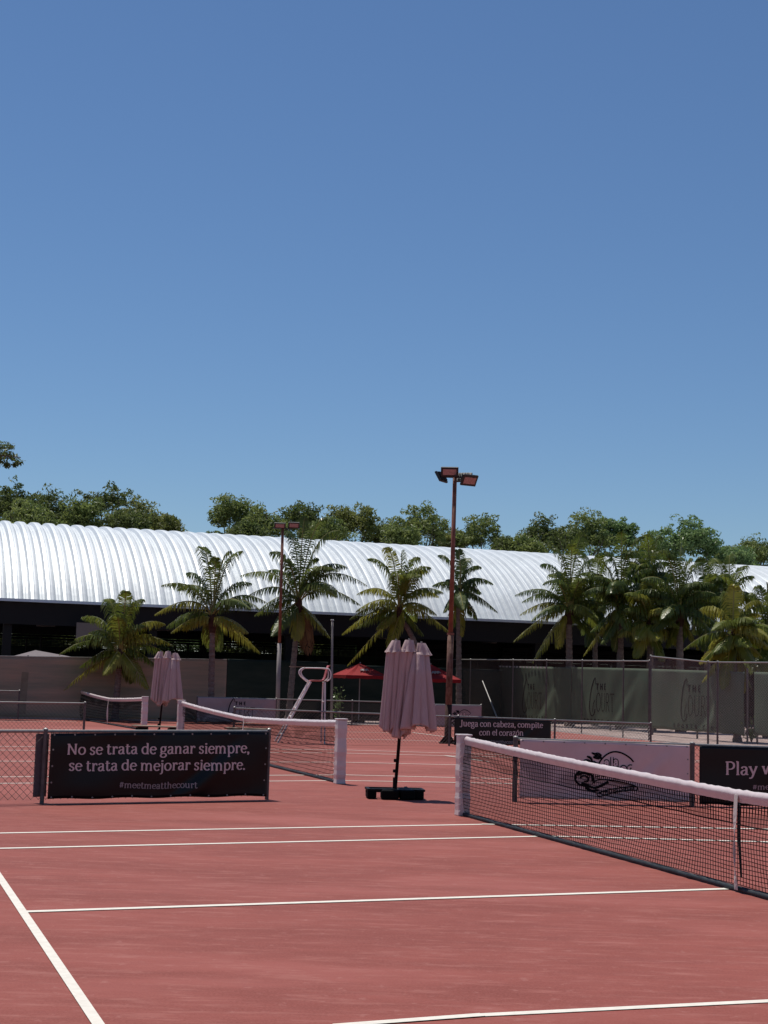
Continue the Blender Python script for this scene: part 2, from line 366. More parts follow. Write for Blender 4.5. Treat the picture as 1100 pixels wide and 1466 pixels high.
# second divider
U2 = 26.9
e = onu(122, 1007, U2); f0 = P(U2, 12)
fence('low_fence', e, f0, e[2], onu(0, 1005.5, U2)[2] - .05, (0, .38, .76, 1), 'low fence behind the left banner ending beside the farthest net', 'low fences between the courts', wr=.003)
e = onu(336, 1014, U2); e2 = onu(650, 1026, U2); L2 = np.linalg.norm(e2[:2] - e[:2])
fence('low_fence', e, e2, e[2], e2[2], (0, .98), 'low fence with bare mesh crossing behind the front parasol below the umpire chair', 'low fences between the courts', wr=.0032)
q0 = onu(648, 1025.5, U2); q1 = onu(789, 1031, U2); q2 = onu(932, 1036, U2)
fence('low_fence', q0 + np.array([.05, .02, 0]), q2, q0[2], q2[2], (0.02, .5, 1.0), 'low fence under the grey green windscreens that carries the small black banner', 'low fences between the courts', wr=.004, wmat='wirepale', z0=(0, -.1))
# third divider
e = onu(28, 989.5, 42.9); f0 = P(42.9, 9)
fence('low_fence', e, f0, e[2], e[2], (0, .5, 1), 'far low fence at the left edge in front of the tan windscreen', 'low fences between the courts', wr=.003)
e = onu(395, 1001, 42.0); e2 = onu(613, 1006.5, 42.0)
fence('low_fence', onu(283, 998, 42.0), e2, onu(283, 998, 42.0)[2], e2[2], (0, .33, .66, 1), 'farthest low fence behind the umpire chair with the white club banner', 'low fences between the courts', wr=.003)
# tall perimeter fence along the right of the courts
VF = -17.6
a0, a1 = onv(613, 943.8, VF), onv(930, 946.5, VF)
FR = thing('chain_link_fence', 'tall chain link fence with pipe posts in front of the grey green windscreens', 'fence', (a0[0], a0[1], 0))
fr = lambda x: np.linalg.norm(onv(x, 946, VF)[:2] - a0[:2]) / np.linalg.norm(a1[:2] - a0[:2])
fence('chain_link_fence', a0, a1, a0[2], a1[2], [0] + [fr(x) for x in (674, 735, 783, 834, 893)] + [1], None, None, root=FR, pitch=.085, wr=.0022, wmat='wire', pr=.026, gap=.02)
b0 = onv(932, 939.5, VF); b1 = onv(1016, 948, VF); b2 = onv(1180, 949, VF)
FR2 = thing('chain_link_fence', 'nearer taller bay of chain link fence with a slanting top rail at right', 'fence', (b0[0], b0[1], 0))
fence('chain_link_fence', b0, b1, b0[2], b1[2], [0, .98], None, None, root=FR2, pitch=.085, wr=.0024, wmat='wirepale', pr=.032, gap=.02, z0=(0, 0))
fence('chain_link_fence', b1, b2, b1[2], b2[2], [.08, 1], None, None, root=FR2, pitch=.085, wr=.0024, wmat='wirepale', pr=.032, gap=.02)
br0, br1 = onv(691, 975, VF), onv(713, 1030, VF)
MB().tube([br0, br1], .03, 8).build('brace', M['rail'], FR)

# ------------------------------------------------------------------ lettering
def arc(cx, cy, rx, ry, a0, a1, n=18): return [(cx + rx * math.cos(R(a0 + (a1 - a0) * i / n)), cy + ry * math.sin(R(a0 + (a1 - a0) * i / n))) for i in range(n + 1)]
def cr(pts, n=6):             # smooth curve through points
    p = [np.array(a, float) for a in pts]; p = [2 * p[0] - p[1]] + p + [2 * p[-1] - p[-2]]; out = []
    for i in range(1, len(p) - 2):
        for k in range(n):
            t = k / n; out.append(.5 * ((2 * p[i]) + (-p[i - 1] + p[i + 1]) * t + (2 * p[i - 1] - 5 * p[i] + 4 * p[i + 1] - p[i + 2]) * t * t + (-p[i - 1] + 3 * p[i] - 3 * p[i + 1] + p[i + 2]) * t ** 3))
    return [tuple(a) for a in out] + [tuple(p[-2])]
def sf(x, y, w=.085): return [(x - w, y), (x + w, y)]      # serif
X = .47; AS = .72
G = {
 'o': (.54, [arc(.27, X / 2, .205, .225, 90, 450, 26)]),
 'e': (.48, [[(.07, .26), (.43, .26)], arc(.26, X / 2, .19, .225, 8, 322, 22)]),
 's': (.42, [cr([(.34, .36), (.29, .45), (.18, .46), (.09, .38), (.13, .28), (.27, .21), (.34, .12), (.27, .02), (.15, .01), (.06, .10)])]),
 't': (.37, [cr([(.15, .64), (.15, .45), (.15, .14), (.19, .03), (.27, .01), (.35, .07)]), [(.03, X), (.33, X)]]),
 'r': (.42, [[(.14, 0), (.14, X)], sf(.14, .015), [(.05, X - .01), (.15, X - .01)], cr([(.14, .30), (.2, .41), (.29, .46), (.37, .43)]), arc(.36, .40, .018, .018, 0, 360, 8)]),
 'a': (.49, [cr([(.09, .37), (.14, .44), (.24, .46), (.34, .42), (.36, .32), (.36, .12), (.39, .03), (.47, .02)]), cr([(.36, .28), (.22, .26), (.10, .19), (.09, .08), (.17, .01), (.27, .03), (.35, .12)])]),
 'd': (.56, [arc(.26, X / 2, .19, .225, 20, 340, 22), [(.43, 0), (.43, AS)], [(.43, .015), (.52, .015)], [(.34, AS - .01), (.44, AS - .01)]]),
 'g': (.50, [arc(.24, .30, .15, .16, 90, 450, 22), cr([(.15, .17), (.09, .11), (.13, .05), (.30, .04), (.42, -.02), (.43, -.12), (.33, -.20), (.18, -.20), (.07, -.13), (.09, -.04), (.18, .03)]), cr([(.33, .41), (.39, .46), (.46, .45)])]),
 'n': (.60, [[(.13, 0), (.13, X)], sf(.13, .015), [(.04, X - .01), (.14, X - .01)], cr([(.13, .30), (.19, .41), (.30, .46), (.41, .41), (.44, .30), (.44, .0)]), sf(.44, .015)]),
 'm': (.90, [[(.13, 0), (.13, X)], sf(.13, .015), [(.04, X - .01), (.14, X - .01)], cr([(.13, .30), (.19, .41), (.28, .46), (.38, .41), (.43, .30), (.43, .0)]), sf(.43, .015), cr([(.43, .30), (.49, .41), (.59, .46), (.69, .41), (.74, .30), (.74, .0)]), sf(.74, .015)]),
 'i': (.27, [[(.14, 0), (.14, X)], sf(.14, .015), [(.05, X - .01), (.14, X - .01)], arc(.13, .63, .028, .028, 0, 360, 10)]),
 'j': (.27, [cr([(.15, X), (.15, .2), (.15, -.08), (.10, -.18), (.0, -.20)]), [(.05, X - .01), (.15, X - .01)], arc(.14, .63, .028, .028, 0, 360, 10)]),
 'l': (.27, [[(.14, 0), (.14, AS)], sf(.14, .015), [(.05, AS - .01), (.14, AS - .01)]]),
 'p': (.56, [[(.13, -.22), (.13, X)], sf(.13, -.205), [(.04, X - .01), (.14, X - .01)], arc(.30, X / 2, .19, .225, 160, -160, 22)]),
 'b': (.56, [[(.13, 0), (.13, AS)], [(.04, AS - .01), (.14, AS - .01)], arc(.30, X / 2, .19, .225, 160, -160, 22)]),
 'h': (.60, [[(.13, 0), (.13, AS)], sf(.13, .015), [(.04, AS - .01), (.14, AS - .01)], cr([(.13, .30), (.19, .41), (.30, .46), (.41, .41), (.44, .30), (.44, .0)]), sf(.44, .015)]),
 'u': (.59, [cr([(.12, X), (.12, .2), (.15, .06), (.25, .01), (.36, .05), (.43, .16)]), [(.43, 0), (.43, X)], [(.03, X - .01), (.13, X - .01)], [(.34, X - .01), (.44, X - .01)], [(.43, .015), (.52, .015)]]),
 'c': (.46, [arc(.26, X / 2, .19, .225, 38, 322, 22), arc(.39, .37, .016, .016, 0, 360, 8)]),
 'z': (.46, [[(.07, .36), (.08, X), (.38, X)], [(.38, X), (.07, .015)], [(.07, .015), (.39, .015), (.41, .12)]]),
 'y': (.52, [[(.07, X), (.27, .03)], cr([(.44, X), (.27, .03), (.20, -.13), (.10, -.20), (.04, -.17)]), sf(.08, X - .01), sf(.43, X - .01, .07)]),
 'w': (.76, [[(.07, X), (.22, .02)], [(.22, .02), (.37, X)], [(.37, X), (.53, .02)], [(.53, .02), (.68, X)], sf(.08, X - .01), sf(.38, X - .01, .06), sf(.68, X - .01, .07)]),
 'ó': (.54, [arc(.27, X / 2, .205, .225, 90, 450, 26), [(.25, .56), (.36, .68)]]),
 'à': (.49, None), ',': (.22, [cr([(.10, .06), (.13, .03), (.12, -.04), (.06, -.11)]), arc(.10, .035, .022, .022, 0, 360, 8)]), '.': (.22, [arc(.10, .035, .026, .026, 0, 360, 10)]), ' ': (.23, []),
 'N': (.76, [[(.15, 0), (.15, .7)], [(.15, .7), (.60, .02)], [(.60, 0), (.60, .7)], sf(.15, .015), sf(.13, .69, .09), sf(.60, .69)]),
 'J': (.48, [cr([(.32, .7), (.32, .3), (.32, .06), (.26, -.06), (.14, -.08), (.05, -.02)]), sf(.32, .69, .1)]),
 'P': (.60, [[(.15, 0), (.15, .7)], sf(.15, .015), [(.05, .69), (.2, .69)], cr([(.15, .69), (.36, .69), (.51, .60), (.51, .44), (.37, .33), (.15, .32)])]),
 '#': (.58, [[(.18, .08), (.25, .64)], [(.36, .08), (.43, .64)], [(.08, .26), (.50, .26)], [(.10, .46), (.52, .46)]]),
 'T': (.6, [[(.30, 0), (.30, .7)], [(.05, .69), (.55, .69)], [(.05, .69), (.05, .6)], [(.55, .69), (.55, .6)], sf(.30, .01, .06)]),
 'H': (.7, [[(.12, 0), (.12, .7)], [(.56, 0), (.56, .7)], [(.12, .36), (.56, .36)], sf(.12, .01, .05), sf(.56, .01, .05), sf(.12, .69, .05), sf(.56, .69, .05)]),
 'E': (.56, [[(.12, 0), (.12, .7)], [(.12, .69), (.47, .69)], [(.12, .36), (.4, .36)], [(.12, .01), (.48, .01)]]),
 'O': (.66, [arc(.33, .35, .26, .36, 90, 450, 28)]), 'U': (.7, [cr([(.13, .7), (.13, .25), (.2, .05), (.35, 0), (.5, .05), (.57, .25), (.57, .7)]), sf(.13, .69, .06), sf(.57, .69, .06)]),
 'R': (.64, [[(.12, 0), (.12, .7)], sf(.12, .01, .06), cr([(.12, .69), (.36, .69), (.47, .6), (.47, .45), (.36, .36), (.12, .35)]), [(.3, .35), (.55, .0)]]),
 'S': (.54, [cr([(.44, .56), (.36, .68), (.2, .68), (.1, .56), (.16, .42), (.36, .3), (.45, .16), (.35, .02), (.18, .01), (.07, .13)])]),
 'L': (.52, [[(.12, 0), (.12, .7)], [(.12, .01), (.46, .01)], [(.46, .01), (.46, .1)]]), 'B': (.6, [[(.12, 0), (.12, .7)], cr([(.12, .69), (.34, .69), (.44, .6), (.43, .46), (.32, .37), (.12, .36)]), cr([(.12, .36), (.38, .35), (.5, .24), (.48, .08), (.36, .01), (.12, .01)])]),
 'C': (.66, [arc(.36, .35, .28, .36, 45, 315, 24)]),
}
def strokes(polys, thick, thin):
    """2-D ribbons whose width follows the pen: thick uprights, thin cross strokes"""
    out = []
    for pl in polys:
        p = [np.array(a, float) for a in pl]; n = len(p); Lp, Rp = [], []
        for i in range(n):
            t = p[min(i + 1, n - 1)] - p[max(i - 1, 0)]; t = t / (np.linalg.norm(t) + 1e-9)
            wd = thin + (thick - thin) * abs(t[1]) ** 1.3; q = np.array([-t[1], t[0]]) * wd / 2
            Lp.append(p[i] + q); Rp.append(p[i] - q)
        for i in range(n - 1): out.append((Rp[i], Rp[i + 1], Lp[i + 1], Lp[i]))
    return out
def text_quads(s, x, y, size, thick=.120, thin=.058, width=None, track=0.0, slant=0.0, squash=1.0):
    yy = lambda t: t if t < X else X + (t - X) * squash
    adv = sum(G[c][0] + track for c in s) - track
    k = (width / (adv * size)) if width else 1.0
    out = []; cx_ = 0
    for c in s:
        a, pl = G[c]
        for q in strokes(pl, thick, thin): out.append([((x + (cx_ + v[0] + slant * v[1]) * size * k), y + yy(v[1]) * size) for v in q])
        cx_ += a + track
    return out

# ------------------------------------------------------------------ banners
class Sheet:
    """cloth stretched between two uprights: s 0..1 along, t 0..1 up"""
    def __init__(s, A, B, zb, zt, off=.05, wr=.01, seed=0, wf=None, L=None):
        s.A = np.array([A[0], A[1], 0.]); s.B = np.array([B[0], B[1], 0.]); s.L = np.linalg.norm(s.B - s.A); s.d = (s.B - s.A) / s.L
        s.n = np.array([s.d[1], -s.d[0], 0.]);
        if s.n @ (EYEP * [1, 1, 0] - s.A) < 0: s.n = -s.n
        s.zb, s.zt, s.off, s.wr = zb, zt, off, wr; r_ = random.Random(seed)
        s.w = [(r_.uniform(1, 5), r_.uniform(-6, 6), r_.uniform(0, 6.3), r_.uniform(.3, 1)) for _ in range(7)]
        s.rg = [r_.gauss(0, 1) for _ in range(40)]
    def px(s, px, py):      # (metres from the left end, metres above the bottom edge) of a pixel
        d = ray(px, py); A0 = s.A + s.n * (s.off + .006); p = EYEP + d * (((A0 - EYEP) @ s.n) / (d @ s.n)); x = (p - A0) @ s.d
        f = x / s.L; return x, p[2] - (s.zb[0] + (s.zb[1] - s.zb[0]) * f) + .010
    def line(s, text, xa, xb, yb, em, mat_, name, parent, **k):
        x0, y0 = s.px(xa, yb); x1, y1 = s.px(xb, yb); x2, y2 = s.px(xa, yb - 20); vs = (y2 - y0) / 20
        q = text_quads(text, x0, y0, em * vs, width=x1 - x0, **k)
        sl = (y1 - y0) / (x1 - x0)
        return s.letters([[(x, y + sl * (x - x0)) for x, y in r_] for r_ in q], name, mat_, parent)
    def disp(s, a, t):
        q = sum(m * math.sin(f * a * s.L + g * t * 1.3 + ph) for f, g, ph, m in s.w) / 3
        k = (1 - a) * 0 + a
        sag = math.exp(-((a - .72 - .3 * (t - .3)) / .05) ** 2) * (1 - t) * 1.6 - math.exp(-((a - .6 - .35 * (t - .2)) / .04) ** 2) * (1 - t) * 1.2
        return s.wr * (q + sag) * (1 - .75 * abs(2 * t - 1) ** 4)
    def pt(s, a, t, lift=0):
        zb = s.zb[0] + (s.zb[1] - s.zb[0]) * a; zt = s.zt[0] + (s.zt[1] - s.zt[0]) * a
        zb += .008 * math.sin(a * s.L * 7) - .010
        return s.A + s.d * s.L * a + Zv * (zb + (zt - zb) * t) + s.n * (s.off + s.disp(a, t) + lift)
    def build(s, name, m, parent=None, nx=70, ny=22, a0=0, a1=1, lift=0):
        mb = MB().grid([[s.pt(a0 + (a1 - a0) * i / nx, j / ny, lift) for i in range(nx + 1)] for j in range(ny + 1)])
        return mb.build(name, m, parent, smooth=True, thick=.004)
    def letters(s, quads, name, m, parent, lift=.007, sub=1):
        """quads in metres: x from the left edge, y from the bottom edge; the left edge is the one at left as seen"""
        mb = MB(); H = (s.zt[0] - s.zb[0] + s.zt[1] - s.zb[1]) / 2; z = 0
        flip = s.flip
        for q in quads:
            z += 1
            pts = [s.pt((1 - x / s.L) if flip else x / s.L, y / H, lift + (z % 17) * .0001) for x, y in q]
            mb.add(pts, [tuple(range(len(pts)))])
        return mb.build(name, m, parent)
    flip = False
def grommets(sh, m, parent, nx=9):
    # eyelets are faces of the banner's own mesh with a second material
    me = parent.data; bm = bmesh.new(); bm.from_mesh(me); me.materials.append(m)
    off = np.array(LOC.get(parent.name, (0, 0, 0)))
    spots = [(.015 + .97 * i / (nx - 1), t) for t in (.025, .975) for i in range(nx)] + [(a, i / 4) for a in (.012, .988) for i in range(1, 4)]
    for a, t in spots:
        p = sh.pt(a, t, .006) - off
        f = bm.faces.new([bm.verts.new(p + .013 * (math.cos(k * .785) * sh.d + math.sin(k * .785) * Zv)) for k in range(8)]); f.material_index = 1
    bm.to_mesh(me); bm.free()

# --- two line slogan, left
A = gp(66, 1150); B = gp(379, 1144.6)
zt = (topz(73, 1049.5, A), topz(379, 1047.5, B)); zb = (topz(64, 1142.5, A), topz(374, 1143 - 5, B))
sh = Sheet(A, B, zb, zt, off=.06, wr=.020, seed=5)
bn = sh.build('banner', M['black_banner'], nx=120)
tag(bn, 'black banner with a two line slogan and hashtag on the left low fence', 'banner', 'banners on the low fences')
H = (zt[0] - zb[0] + zt[1] - zb[1]) / 2; ppm = sh.L / 313.
sh.line('No se trata de ganar siempre,', 95, 357.5, 1079.8, 23, M['letter'], 'slogan', bn, squash=.85)
sh.line('se trata de mejorar siempre.', 98, 351.5, 1103.2, 23, M['letter'], 'slogan', bn, squash=.85)
sh.line('#meetmeatthecourt', 170, 282, 1128.8, 13.8, M['letterdim'], 'hashtag', bn, squash=.85)
grommets(sh, M['rail'], bn, 12)
fl = Sheet(gp(48, 1150.3), gp(67, 1150), (topz(47, 1140, A),) * 2, (topz(52, 1050, A),) * 2, off=-.05, wr=.004, seed=2)
fo = fl.build('end_flap', M['flap'], bn, nx=8)

# --- white burger banner behind the near net
def burger(sh, parent, sc=1.0, x0=0, y0=0, lift=.007):
    """coordinates in photo pixels of the large banner, origin at (820,1140)"""
    k = sc
    def cv(polys, thick, thin=None): return [[(x0 + a[0] * k, y0 + a[1] * k) for a in q] for q in strokes(polys, thick, thin if thin is not None else thick)]
    def Y(pts): return [(x - 820, 1140 - y) for x, y in pts]
    q = cv([Y(arc(884, 1102, 29, 31, 200, 0, 24)), Y([(x, y) for x, y in arc(884, 1102, 29, 31, 0, 20, 6)])], 1.5)
    q = cv([Y(cr([(855, 1096), (860, 1085), (869, 1076), (880, 1071.5), (892, 1073), (903, 1079), (909, 1085)]))], 2.3)
    # palm leaves at the left of the sun
    for pts in ([(862, 1077), (857, 1075), (852, 1076), (847, 1074)], [(862, 1077), (857, 1079), (851, 1078)], [(858, 1083), (853, 1081), (849, 1080)], [(848, 1088), (846, 1082), (840, 1079.5)], [(848, 1088), (841, 1085), (835, 1086)], [(856, 1090), (850, 1087), (846, 1089)], [(845, 1092), (840, 1087)], [(855, 1082), (862, 1080)], [(853, 1094), (848, 1091)]):
        p = cr(pts, 4); n = len(p)
        for i in range(n - 1):
            q += cv([Y([p[i], p[i + 1]])], 3.0 * math.sin(math.pi * (i + .7) / (n + .4)) + .9)
    # wave and ribbon below
    q += cv([Y(cr([(823, 1113), (825, 1105), (832, 1100), (842, 1102), (848, 1108), (849, 1115)])), Y(cr([(823, 1113), (829, 1119), (838, 1122), (846, 1127), (854, 1129)])), Y(cr([(830, 1110), (836, 1107), (842, 1110), (841, 1115), (836, 1115)]))], 3.4, 2.3)
    q += cv([Y(cr([(833, 1117), (842, 1121), (852, 1124), (862, 1120), (872, 1114)])), Y(cr([(838, 1124), (848, 1128), (858, 1127)])), Y(cr([(826, 1106), (836, 1103), (845, 1106)]))], 4.2, 3.4)
    q += cv([Y(cr([(855, 1132), (870, 1126), (890, 1122), (912, 1120), (914, 1125)])), Y(cr([(855, 1132), (860, 1135.5), (880, 1129), (900, 1125.5), (914, 1125)])), Y(cr([(848, 1118), (858, 1112), (880, 1112), (905, 1117), (912, 1120)])), Y([(849, 1103), (852, 1118)])], 1.8)
    for i in range(13):                                    # ribbon lettering too small to read
        x = 861 + i * 3.9; y = 1130 - i * .62; q += cv([Y([(x, y + 1.6), (x + .6, y - 2.0)]), Y([(x, y - .3), (x + 2.0, y - .7)])], 1.2)
    sh.letters(q, 'emblem', M['ink'], parent, lift)
    # outlined words
    B_ = {'a': [cr([(.06, .36), (.2, .46), (.38, .40), (.40, .22), (.40, 0)]), cr([(.40, .26), (.2, .28), (.06, .14), (.16, .02), (.38, .10)])], 'l': [[(.16, 0), (.16, .74)]],
          'B': [[(.1, 0), (.1, .7)], cr([(.1, .7), (.36, .68), (.42, .52), (.3, .38), (.1, .37)]), cr([(.1, .37), (.42, .34), (.48, .14), (.36, .02), (.1, 0)])],
          'u': [cr([(.08, .46), (.08, .12), (.22, .0), (.4, .1)]), [(.4, .46), (.4, 0)]], 'r': [[(.1, 0), (.1, .46)], cr([(.1, .28), (.2, .44), (.38, .42)])],
          'g': [arc(.24, .24, .17, .2, 30, 330, 14), cr([(.42, .46), (.42, -.08), (.28, -.2), (.08, -.14)])], 'e': [[(.07, .26), (.42, .26)], arc(.25, .23, .19, .22, 8, 310, 14)]}
    def word(s, x, y, size, rise, wide):
        out = []
        for c, a in s:
            if c == '`': out.append([(x, y + size * .68 + .0), (x + size * .2, y + size * .58)]); continue
            if c != ' ':
                for pl in B_[c]: out.append([(x + u * size * wide, y + rise * (x + u * size * wide) + v_ * size) for u, v_ in pl])
            x += a * size * wide
        return out
    w1 = word([('`', 0), ('a', .62), (' ', .12), ('l', .36), ('a', .6)], 866 - 820, 1140 - 1093 - .12 * 46, 17, .12, .72)
    w2 = word([('B', .62), ('u', .6), ('r', .48), ('g', .6), ('e', .6), ('r', .5)], 850 - 820, 1140 - 1106 - .09 * 30, 21.5, .09, .80)
    sh.letters(cv(w1, 5.0) + cv(w2, 6.2), 'word_outline', M['ink'], parent, lift + .002)
    sh.letters(cv(w1, 2.2) + cv(w2, 2.9), 'word_fill', M['white_banner'], parent, lift + .005)
A = D1c + d2 * .06; B = D1d - d2 * .06
zt = (topz(743, 1058, A), topz(990, 1067, B)); zb = (topz(742, 1141, A), topz(989, 1147, B))
sh = Sheet(A, B, zb, zt, off=.06, wr=.022, seed=11)
bw = sh.build('banner', M['white_banner'], nx=90)
tag(bw, 'white banner with a black sun and wave burger emblem behind the nearest net', 'banner', 'banners on the low fences')
Hb = (zt[0] - zb[0] + zt[1] - zb[1]) / 2; pm = sh.L / 250.
burger(sh, bw, pm, (820 - 742) * pm, Hb - (1140 - 1061.5) * Hb / 81.5 - .03)
grommets(sh, M['rail'], bw, 9)
# --- black banner at the right edge
A = D1d + d2 * .10; B = D1e - d2 * .05
zt = (topz(996, 1067.5, A), topz(996, 1067.5, A) + (z1d - z1c) * .7); zb = (topz(996, 1150, A), topz(996, 1150, A) - .02)
sh = Sheet(A, B, zb, zt, off=.05, wr=.008, seed=8)
bp_ = sh.build('banner', M['black_banner'], nx=80)
tag(bp_, 'black banner at the right edge with one large word beside the white banner', 'banner', 'banners on the low fences')
Hp = (zt[0] - zb[0] + zt[1] - zb[1]) / 2; pm = np.linalg.norm(at(1090, 1100, B[1])[0] - at(996, 1100, B[1])[0]) / 94 / abs(d2[0])
pm = .0113
xs = lambda px: np.linalg.norm(onu(px, 1110, 8.2)[:2] - onu(996, 1110, 8.2)[:2])
sh.line('Play w', 1038, 1110, 1109.5, 24.5, M['letter'], 'slogan', bp_, squash=1.2)
sh.line('#meetmeatthecourt', 1077, 1190, 1131, 12, M['letterdim'], 'hashtag', bp_, squash=.62)
# --- small black banner on the second divider
A = onu(650, 1026, U2 - .0); B = onu(788, 1031, U2)
zt = (A[2] - .02, B[2] - .02); zb = (onu(650, 1066, U2)[2], onu(788, 1066, U2)[2])
sh = Sheet(A, B, zb, zt, off=.05, wr=.008, seed=9)
bj = sh.build('banner', M['black_banner'], nx=60)
tag(bj, 'small black banner with a two line slogan beside the tall brown lamp post', 'banner', 'banners on the low fences')
Hj = (zt[0] - zb[0] + zt[1] - zb[1]) / 2; xj = lambda px: np.linalg.norm(onu(px, 1045, U2)[:2] - A[:2])
ky = Hj / 38.5
sh.line('Juega con cabeza, compite', 658, 777.5, 1041.3, 12.5, M['letter'], 'slogan', bj, squash=.85)
sh.line('con el corazón', 686, 750, 1053.2, 12.5, M['letter'], 'slogan', bj, squash=.85)
sh.line('#meetmeatthecourt', 690, 738, 1064.5, 7.5, M['letterdim'], 'hashtag', bj, squash=.66)

# --- club emblem
def club(sh, parent, x, y, s, m, thick=.03, low=True, lift=.008):
    """x,y = lower left of the emblem, s = height in metres of the tall script letter"""
    q = []
    def add(polys, a, b): 
        for r_ in strokes(polys, a, b): q.append([(x + v[0] * s, y + v[1] * s) for v in r_])
    add([cr([(.30, 1.0), (.22, .92), (.12, .72), (.05, .45), (.03, .22), (.08, .06), (.17, .0), (.27, .05), (.33, .18)], 8)], thick * 1.2, thick * .6)
    add([cr([(.30, 1.0), (.33, .93), (.31, .84)], 5), cr([(.20, .10), (.24, .30), (.33, .42)], 5)], thick * .7, thick * .5)
    for t in (text_quads('THE', .36, .70, .21, thick=.2, thin=.16, track=.35), text_quads('OURT', .36, .14, .66, thick=.055, thin=.03, width=.98)):
        for r_ in t: q.append([(x + v[0] * s, y + v[1] * s) for v in r_])
    if low:
        for r_ in text_quads('SPORTS CLUB', -.32, -.155, .11, thick=.22, thin=.18, track=.62, width=2.0): q.append([(x + v[0] * s, y + v[1] * s) for v in r_])
    sh.letters(q, 'club_emblem', m, parent, lift)
# --- white club banner far away
A = onu(283, 998, 42.0); B = onu(395, 1001, 42.0)
A2_ = onu(283, 998, 41.95); 
sh = Sheet(A, B, (onu(300, 1033, 42)[2], onu(395, 1034, 42)[2]), (A[2], B[2]), off=.05, wr=.03, seed=21)
bc = sh.build('banner', M['far_banner'], nx=40)
tag(bc, 'far white banner with a thin black club emblem below the left lamp post', 'banner', 'banners on the low fences')
club(sh, bc, sh.L * .38, .08, .78, M['ink'], .04, False, .01)
# --- far white burger banner with its own low fence
A = onu(622, 1008.5, 38.5); B = onu(689, 1010, 38.5)
fence('low_fence', A, B, A[2], B[2], (0, 1), 'short low fence behind the tall brown lamp post', 'low fences between the courts', wr=.003)
zb_ = onu(640, 1039, 38.5)[2]
sh = Sheet(A, B, (zb_, zb_), (A[2] - .01, B[2] - .01), off=.05, wr=.012, seed=22)
bb = sh.build('banner', M['far_banner'], nx=40)
tag(bb, 'far white burger banner partly hidden behind the tall brown lamp post', 'banner', 'banners on the low fences')
burger(sh, bb, .0098, sh.L * .30, -.08)
# --- grey green windscreens at right
VW = -20.6
w0, w1 = onv(717, 953, VW), onv(933, 957.5, VW)
def screen(xa, ya, xb, yb, yba, ybb, label, m, seed):
    a, b = onv(xa, ya, VW), onv(xb, yb, VW); c_, d_ = onv(xa, yba, VW), onv(xb, ybb, VW)
    s = Sheet(a, b, (c_[2], d_[2]), (a[2], b[2]), off=.05, wr=.03, seed=seed); s.flip = False
    o = s.build('windscreen', m, nx=60); tag(o, label, 'windscreen', 'windscreens by the courts')
    pm_ = MB()
    for t in (0.0, .5, 1.0):
        p = a + (b - a) * t; p[2] = 0
        pm_.tube([p - s.n * .06, p - s.n * .06 + Zv * (a[2] + .05)], .035, 8)
    pm_.build('posts', M['steel'], o)
    return s, o
s1, o1 = screen(717, 953, 820, 955.5, 1030, 1034, 'farthest grey green windscreen with a faint club emblem near the brown lamp post', M['greenscreen'], 31)
s2, o2 = screen(820.5, 955, 932, 957.5, 1034, 1042, 'middle grey green windscreen with a clear black club emblem', M['greenscreen'], 32)
s3, o3 = screen(933, 957.5, 1068, 962, 1042, 1052, 'nearest grey green windscreen with the largest club emblem behind the slanting rail', M['greenscreen'], 33)
s4, o4 = screen(1082, 962, 1180, 964, 1052, 1058, 'plain brownish windscreen at the right edge', M['greenscreen'], 34)
for (s, o, px, py, hpx, m) in ((s1, o1, 749, 1022, 48, 'inkdim'), (s2, o2, 846, 1025, 54, 'ink'), (s3, o3, 976, 1032, 60, 'inkdim')):
    a = onv(px, py, VW); k = at(px, py - hpx, a[1])[2] - a[2]
    xx = np.linalg.norm(a[:2] - s.A[:2]); club(s, o, xx, a[2] - s.zb[0], k, M[m], .035)
mb = MB()  # white boxes stand in for sunlit slits along the screen top
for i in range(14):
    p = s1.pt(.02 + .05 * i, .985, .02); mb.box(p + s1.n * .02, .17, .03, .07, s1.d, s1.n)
mb.build('lacing_or_light_slits', M['vinyl'], o1)
seam = MB()
for s in (s1, s2, s3): seam.grid([[s.pt(i / 30, t, .008) for i in range(31)] for t in (.565, .58)])
